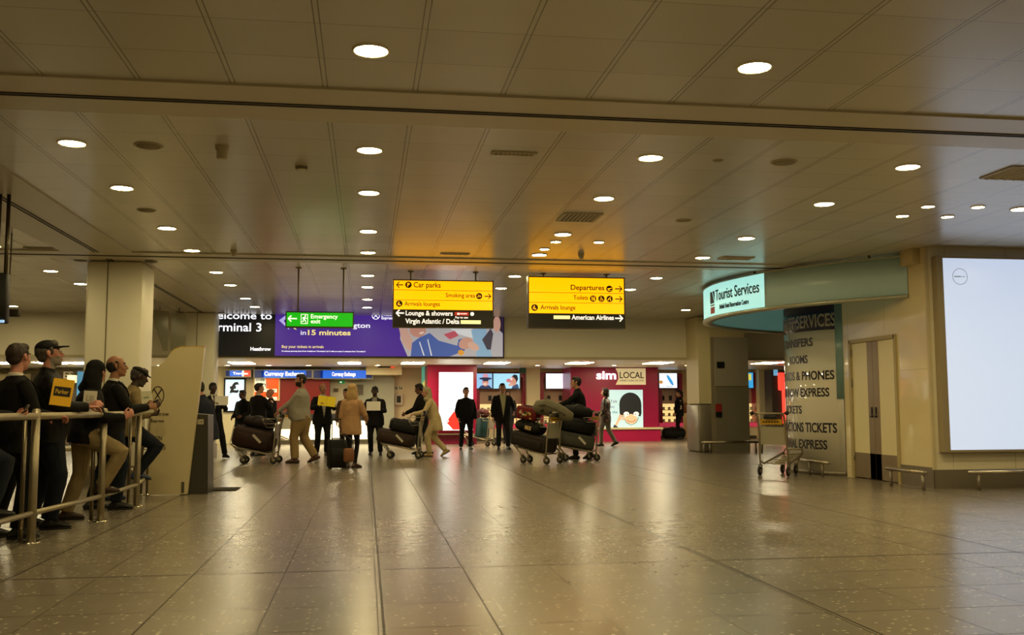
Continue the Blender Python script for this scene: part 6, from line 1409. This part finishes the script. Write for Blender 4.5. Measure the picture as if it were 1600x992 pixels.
Hm = person('man in black suit seen from behind with a pale cloth at his shoulder', P_(402, 712), 42, 1.78, 'pale', 'suit', '#0f0d0d', '#101013', hair='short', hairc='#1c120c', head=(25, 0), wrists=((-.22, .1, .86), (.1, .34, 1.25)), curls=(.5, .7), seed=10)
person('bald man in dark jacket facing the suited man', P_(421, 709), 235, 1.66, 'pink', 'jacket', '#151517', '#141416', hair=None, head=(8, 0), wrists=((-.15, .33, 1.0), (.22, .2, .9)), seed=11)
pos = P_(470, 723)
person('heavy bearded man in grey shirt and khaki trousers pushing a trolley left', pos, -84, 1.9, 'tan', 'shirt', '#8f897c', '#937a52', '#4a2a1a', hair='short', hairc='#120d0a', beard='#1c130d', build=1.52, belly=.13, lean=.03, head=(-22, 0), wrists=((-.2, .42, 1.0), (.26, .1, .84)),
       feet=((-.13, .14, 0), (.12, -.24, .03)), feetrot=((.05, 0), (-.05, -.4)), curls=(.8, .45), palms=((0, 0, -1), None), seed=12, legw=1.45, hem=-.12)
Jm = person('man in dark suit and tie holding a wide yellow card', P_(503, 712), 165, 1.77, 'tan', 'suit', '#0f0e0f', '#0f0e10', hair='bald', hairc='#3a2c22', tie='#1b1a1e', shirt='#b0aaa0', vopen=(-.02, .17), head=(0, 4), wrists=((-.12, .34, 1.22), (.16, .36, 1.2)), feet=((-.12, 0, 0), (.13, .02, 0)),
       curls=(.7, .7), palms=((.4, .8, .3), (-.4, .8, .3)), hdirs=((.5, .6, .5), (-.3, .6, .7)), seed=13)
t, fr = card('name_card', 'wide yellow card held by the suited man in front of the counter', 'sign', (Jm['hand'][0] + Jm['hand'][1]) / 2 + V3((.04, -.06, .05)), .42, .24, 172, -.1, '#f4da20', -.12)
b = MB().use(mat('card_fold', '#b08a12', .6), False); b.rect(.208, 0, .213, .24, up(fr, .002), .001); obj('fold_line', b, t, world=True)
Km = person('blonde woman in camel coat and black leggings, back to camera', P_(549, 731), 20, 1.64, 'pale', 'coat', '#ad8660', '#141013', '#3a1a14', hair='long', hairc='#b3905c', female=True, legw=.8, head=(-8, 0), hem=-.26, wrists=((-.26, .02, .82), (.22, .26, .98)), feet=((-.07, -.03, 0), (.1, .03, 0)), feetrot=((.1, 0), (-.5, 0)), seed=14, build=1.05)
t = thing('shoulder_bag', 'tan handbag hanging beside the black upright suitcase', 'bag', Km['M'] @ V3((-.16, -.05, .2)))
b = MB().use(cloth('#7d5236', rough=.5)); c0 = PY(545, 711, 18.72); b.rbox(c0, (.2, .11, .26), .045, Matrix.Rotation(.3, 3, 'Z')); obj('body', b, t, world=True)
b = MB().use(BLACK); b.tube([c0 + V3((-.08, 0, .12)), c0 + V3((-.07, 0, .26)), Km['wr'][0] + V3((.03, 0, -.08)), c0 + V3((.07, 0, .26)), c0 + V3((.08, 0, .12))], .012); obj('strap', b, t, world=True)
person('person in brown jacket with raised hand, partly behind the blonde woman', P_(541, 708), 190, 1.66, 'pale', 'jacket', '#5c4634', '#2d2622', hair='short', hairc='#2b1d14', wrists=((-.1, .26, 1.42), (.25, .08, .85)), head=(20, -8), seed=15)
Lm = person('man in dark suit reading from a white card, right of the blonde woman', P_(585, 711), 186, 1.70, 'dark', 'suit', '#17151a', '#121115', hair='short', hairc='#0c0908', shirt='#8d8780', head=(0, -14), wrists=((-.14, .32, 1.15), (.14, .32, 1.15)), feet=((-.16, .06, 0), (.1, -.02, 0)),
       curls=(.7, .7), palms=((.4, .5, .7), (-.4, .5, .7)), hdirs=((.5, .6, .3), (-.5, .6, .3)), seed=16)
card('name_card', 'white card held by the man in dark suit beside the blonde woman', 'paper', (Lm['hand'][0] + Lm['hand'][1]) / 2 + V3((0, -.05, .06)), .34, .22, 188, -.12, '#e8e2da')
person('man in dark jacket and jeans with bowed head behind the woman in cream', P_(662, 711) + V3((0, .6, 0)), -70, 1.78, 'brown', 'jacket', '#151311', '#2a2c30', hair='short', hairc='#0e0a08', head=(0, -16), lean=.08, wrists=((-.2, .36, 1.0), (.22, .15, .9)), feet=((-.1, .1, 0), (.1, -.12, 0)), seed=17)
person('woman in cream tunic and headscarf bent forward pushing a trolley', P_(677, 713), -86, 1.72, 'pale', 'coat', '#bda87c', '#c4b084', '#b89c68', hair=None, hat='scarf', hatc='#a89a78', female=True, lean=.32, head=(0, -4), wrists=((-.24, .46, 1.02), (.24, .46, 1.03)), poles=((-.4, -.6, -.6), (.4, -.6, -.6)),
       feet=((-.09, .14, 0), (.09, -.3, .05)), feetrot=((0, 0), (0, -.55)), curls=(.9, .9), palms=((0, 0, -1), (0, 0, -1)), seed=18, legw=1.25, hem=-.3, build=1.05, pelvis=(0, -.04, -.03))
person('man in black sweater, hands down, before the tall white screen', P_(728, 702), 176, 1.72, 'pale', 'sweater', '#0d0c10', '#121116', hair='short', hairc='#20160f', head=(-4, 8), build=1.25, wrists=((-.27, .1, .85), (.25, .12, .88)), feet=((-.14, 0, 0), (.15, .03, 0)), seed=19, legw=1.1)
person('man in open dark blazer and pale shirt under the cartoon screens', P_(785, 702), 178, 1.83, 'pale', 'suit', '#121011', '#1a1c1e', hair='short', hairc='#1c120d', shirt='#b4b08c', vopen=(-.09, .15), head=(6, 2), build=1.2, wrists=((-.28, .2, .98), (.27, .06, .84)), feet=((-.16, .05, 0), (.1, -.02, 0)), seed=20)
person('person in black standing hidden behind the man in open blazer', P_(796, 693) + V3((0, .3, 0)), 200, 1.70, 'brown', 'jacket', '#131214', '#121113', hair='short', hairc='#120d0a', seed=21)
person('man in black pulling his loaded trolley left, arm stretched over the bags', P_(918, 720) + V3((.02, .75, 0)), -80, 1.86, 'pale', 'jacket', '#0e0d0e', '#141214', hair='short', hairc='#120c09', lean=.14, head=(0, 2), build=1.2, wrists=((-.2, .52, 1.12), (.22, .46, 1.12)), feet=((-.1, .16, 0), (.1, -.18, .01)), feetrot=((0, 0), (0, -.15)), curls=(.85, .85), palms=((0, 0, -1), (0, 0, -1)), seed=22)
W_ = person('woman in flowered dark top and grey trousers walking behind the man in black', P_(947, 697), -62, 1.72, 'pale', 'shirt', '#2a1714', '#6b655a', '#171210', hair='back', hairc='#1c100c', female=True, head=(-18, 0), wrists=((-.2, .2, .95), (.22, .2, .98)), feet=((-.08, .18, 0), (.08, -.26, .03)), feetrot=((0, 0), (0, -.4)), hem=-.24, legw=1.15, seed=23)
wj = [o for o in bpy.data.objects if o.parent == W_['T'] and o.name.startswith('shirt')][0]
fm = bpy.data.materials.new('flowered_cloth'); fm.use_nodes = True; nt = fm.node_tree; vo = nt.nodes.new('ShaderNodeTexVoronoi'); vo.inputs['Scale'].default_value = 16; tc = nt.nodes.new('ShaderNodeTexCoord'); nt.links.new(tc.outputs['Object'], vo.inputs['Vector'])
nt.links.new(mixc(nt, nmath(nt, 'LESS_THAN', vo.outputs['Distance'], .32), (.02, .012, .01), (.28, .1, .07)), nt.nodes['Principled BSDF'].inputs['Base Color']); wj.data.materials[0] = fm
Tm = person('woman in dark tracksuit with pale sleeve stripe looking at the shelves', P_(1062, 686), -80, 1.76, 'pale', 'jacket', '#17130f', '#14110f', hair='bun', hairc='#120b08', female=True, head=(0, 0), stripe='#c8bca4', wrists=((-.2, .14, .9), (.22, .1, .92)), seed=24, legw=.9)
t = thing('shoulder_bag', 'tan bag on the back of the woman with striped sleeves', 'bag', Tm['M'] @ V3((.1, -.22, .95)))
b = MB().use(cloth('#8a4f24', rough=.5)); c0 = Tm['M'] @ V3((.12, -.24, 1.08)); b.loft([c0 + V3((-.02, 0, .16)), c0 + V3((.02, 0, .05)), c0 + V3((.06, 0, -.12))], [(.09, .05), (.16, .07), (.18, .06)], hint=(1, 0, 0), n=14); obj('body', b, t, world=True)
b = MB().use(cloth('#8a4f24', rough=.5)); b.tube([c0 + V3((-.06, 0, .14)), Tm['M'] @ V3((.1, -.12, 1.42)), c0 + V3((.05, 0, .14))], .01); obj('strap', b, t, world=True)
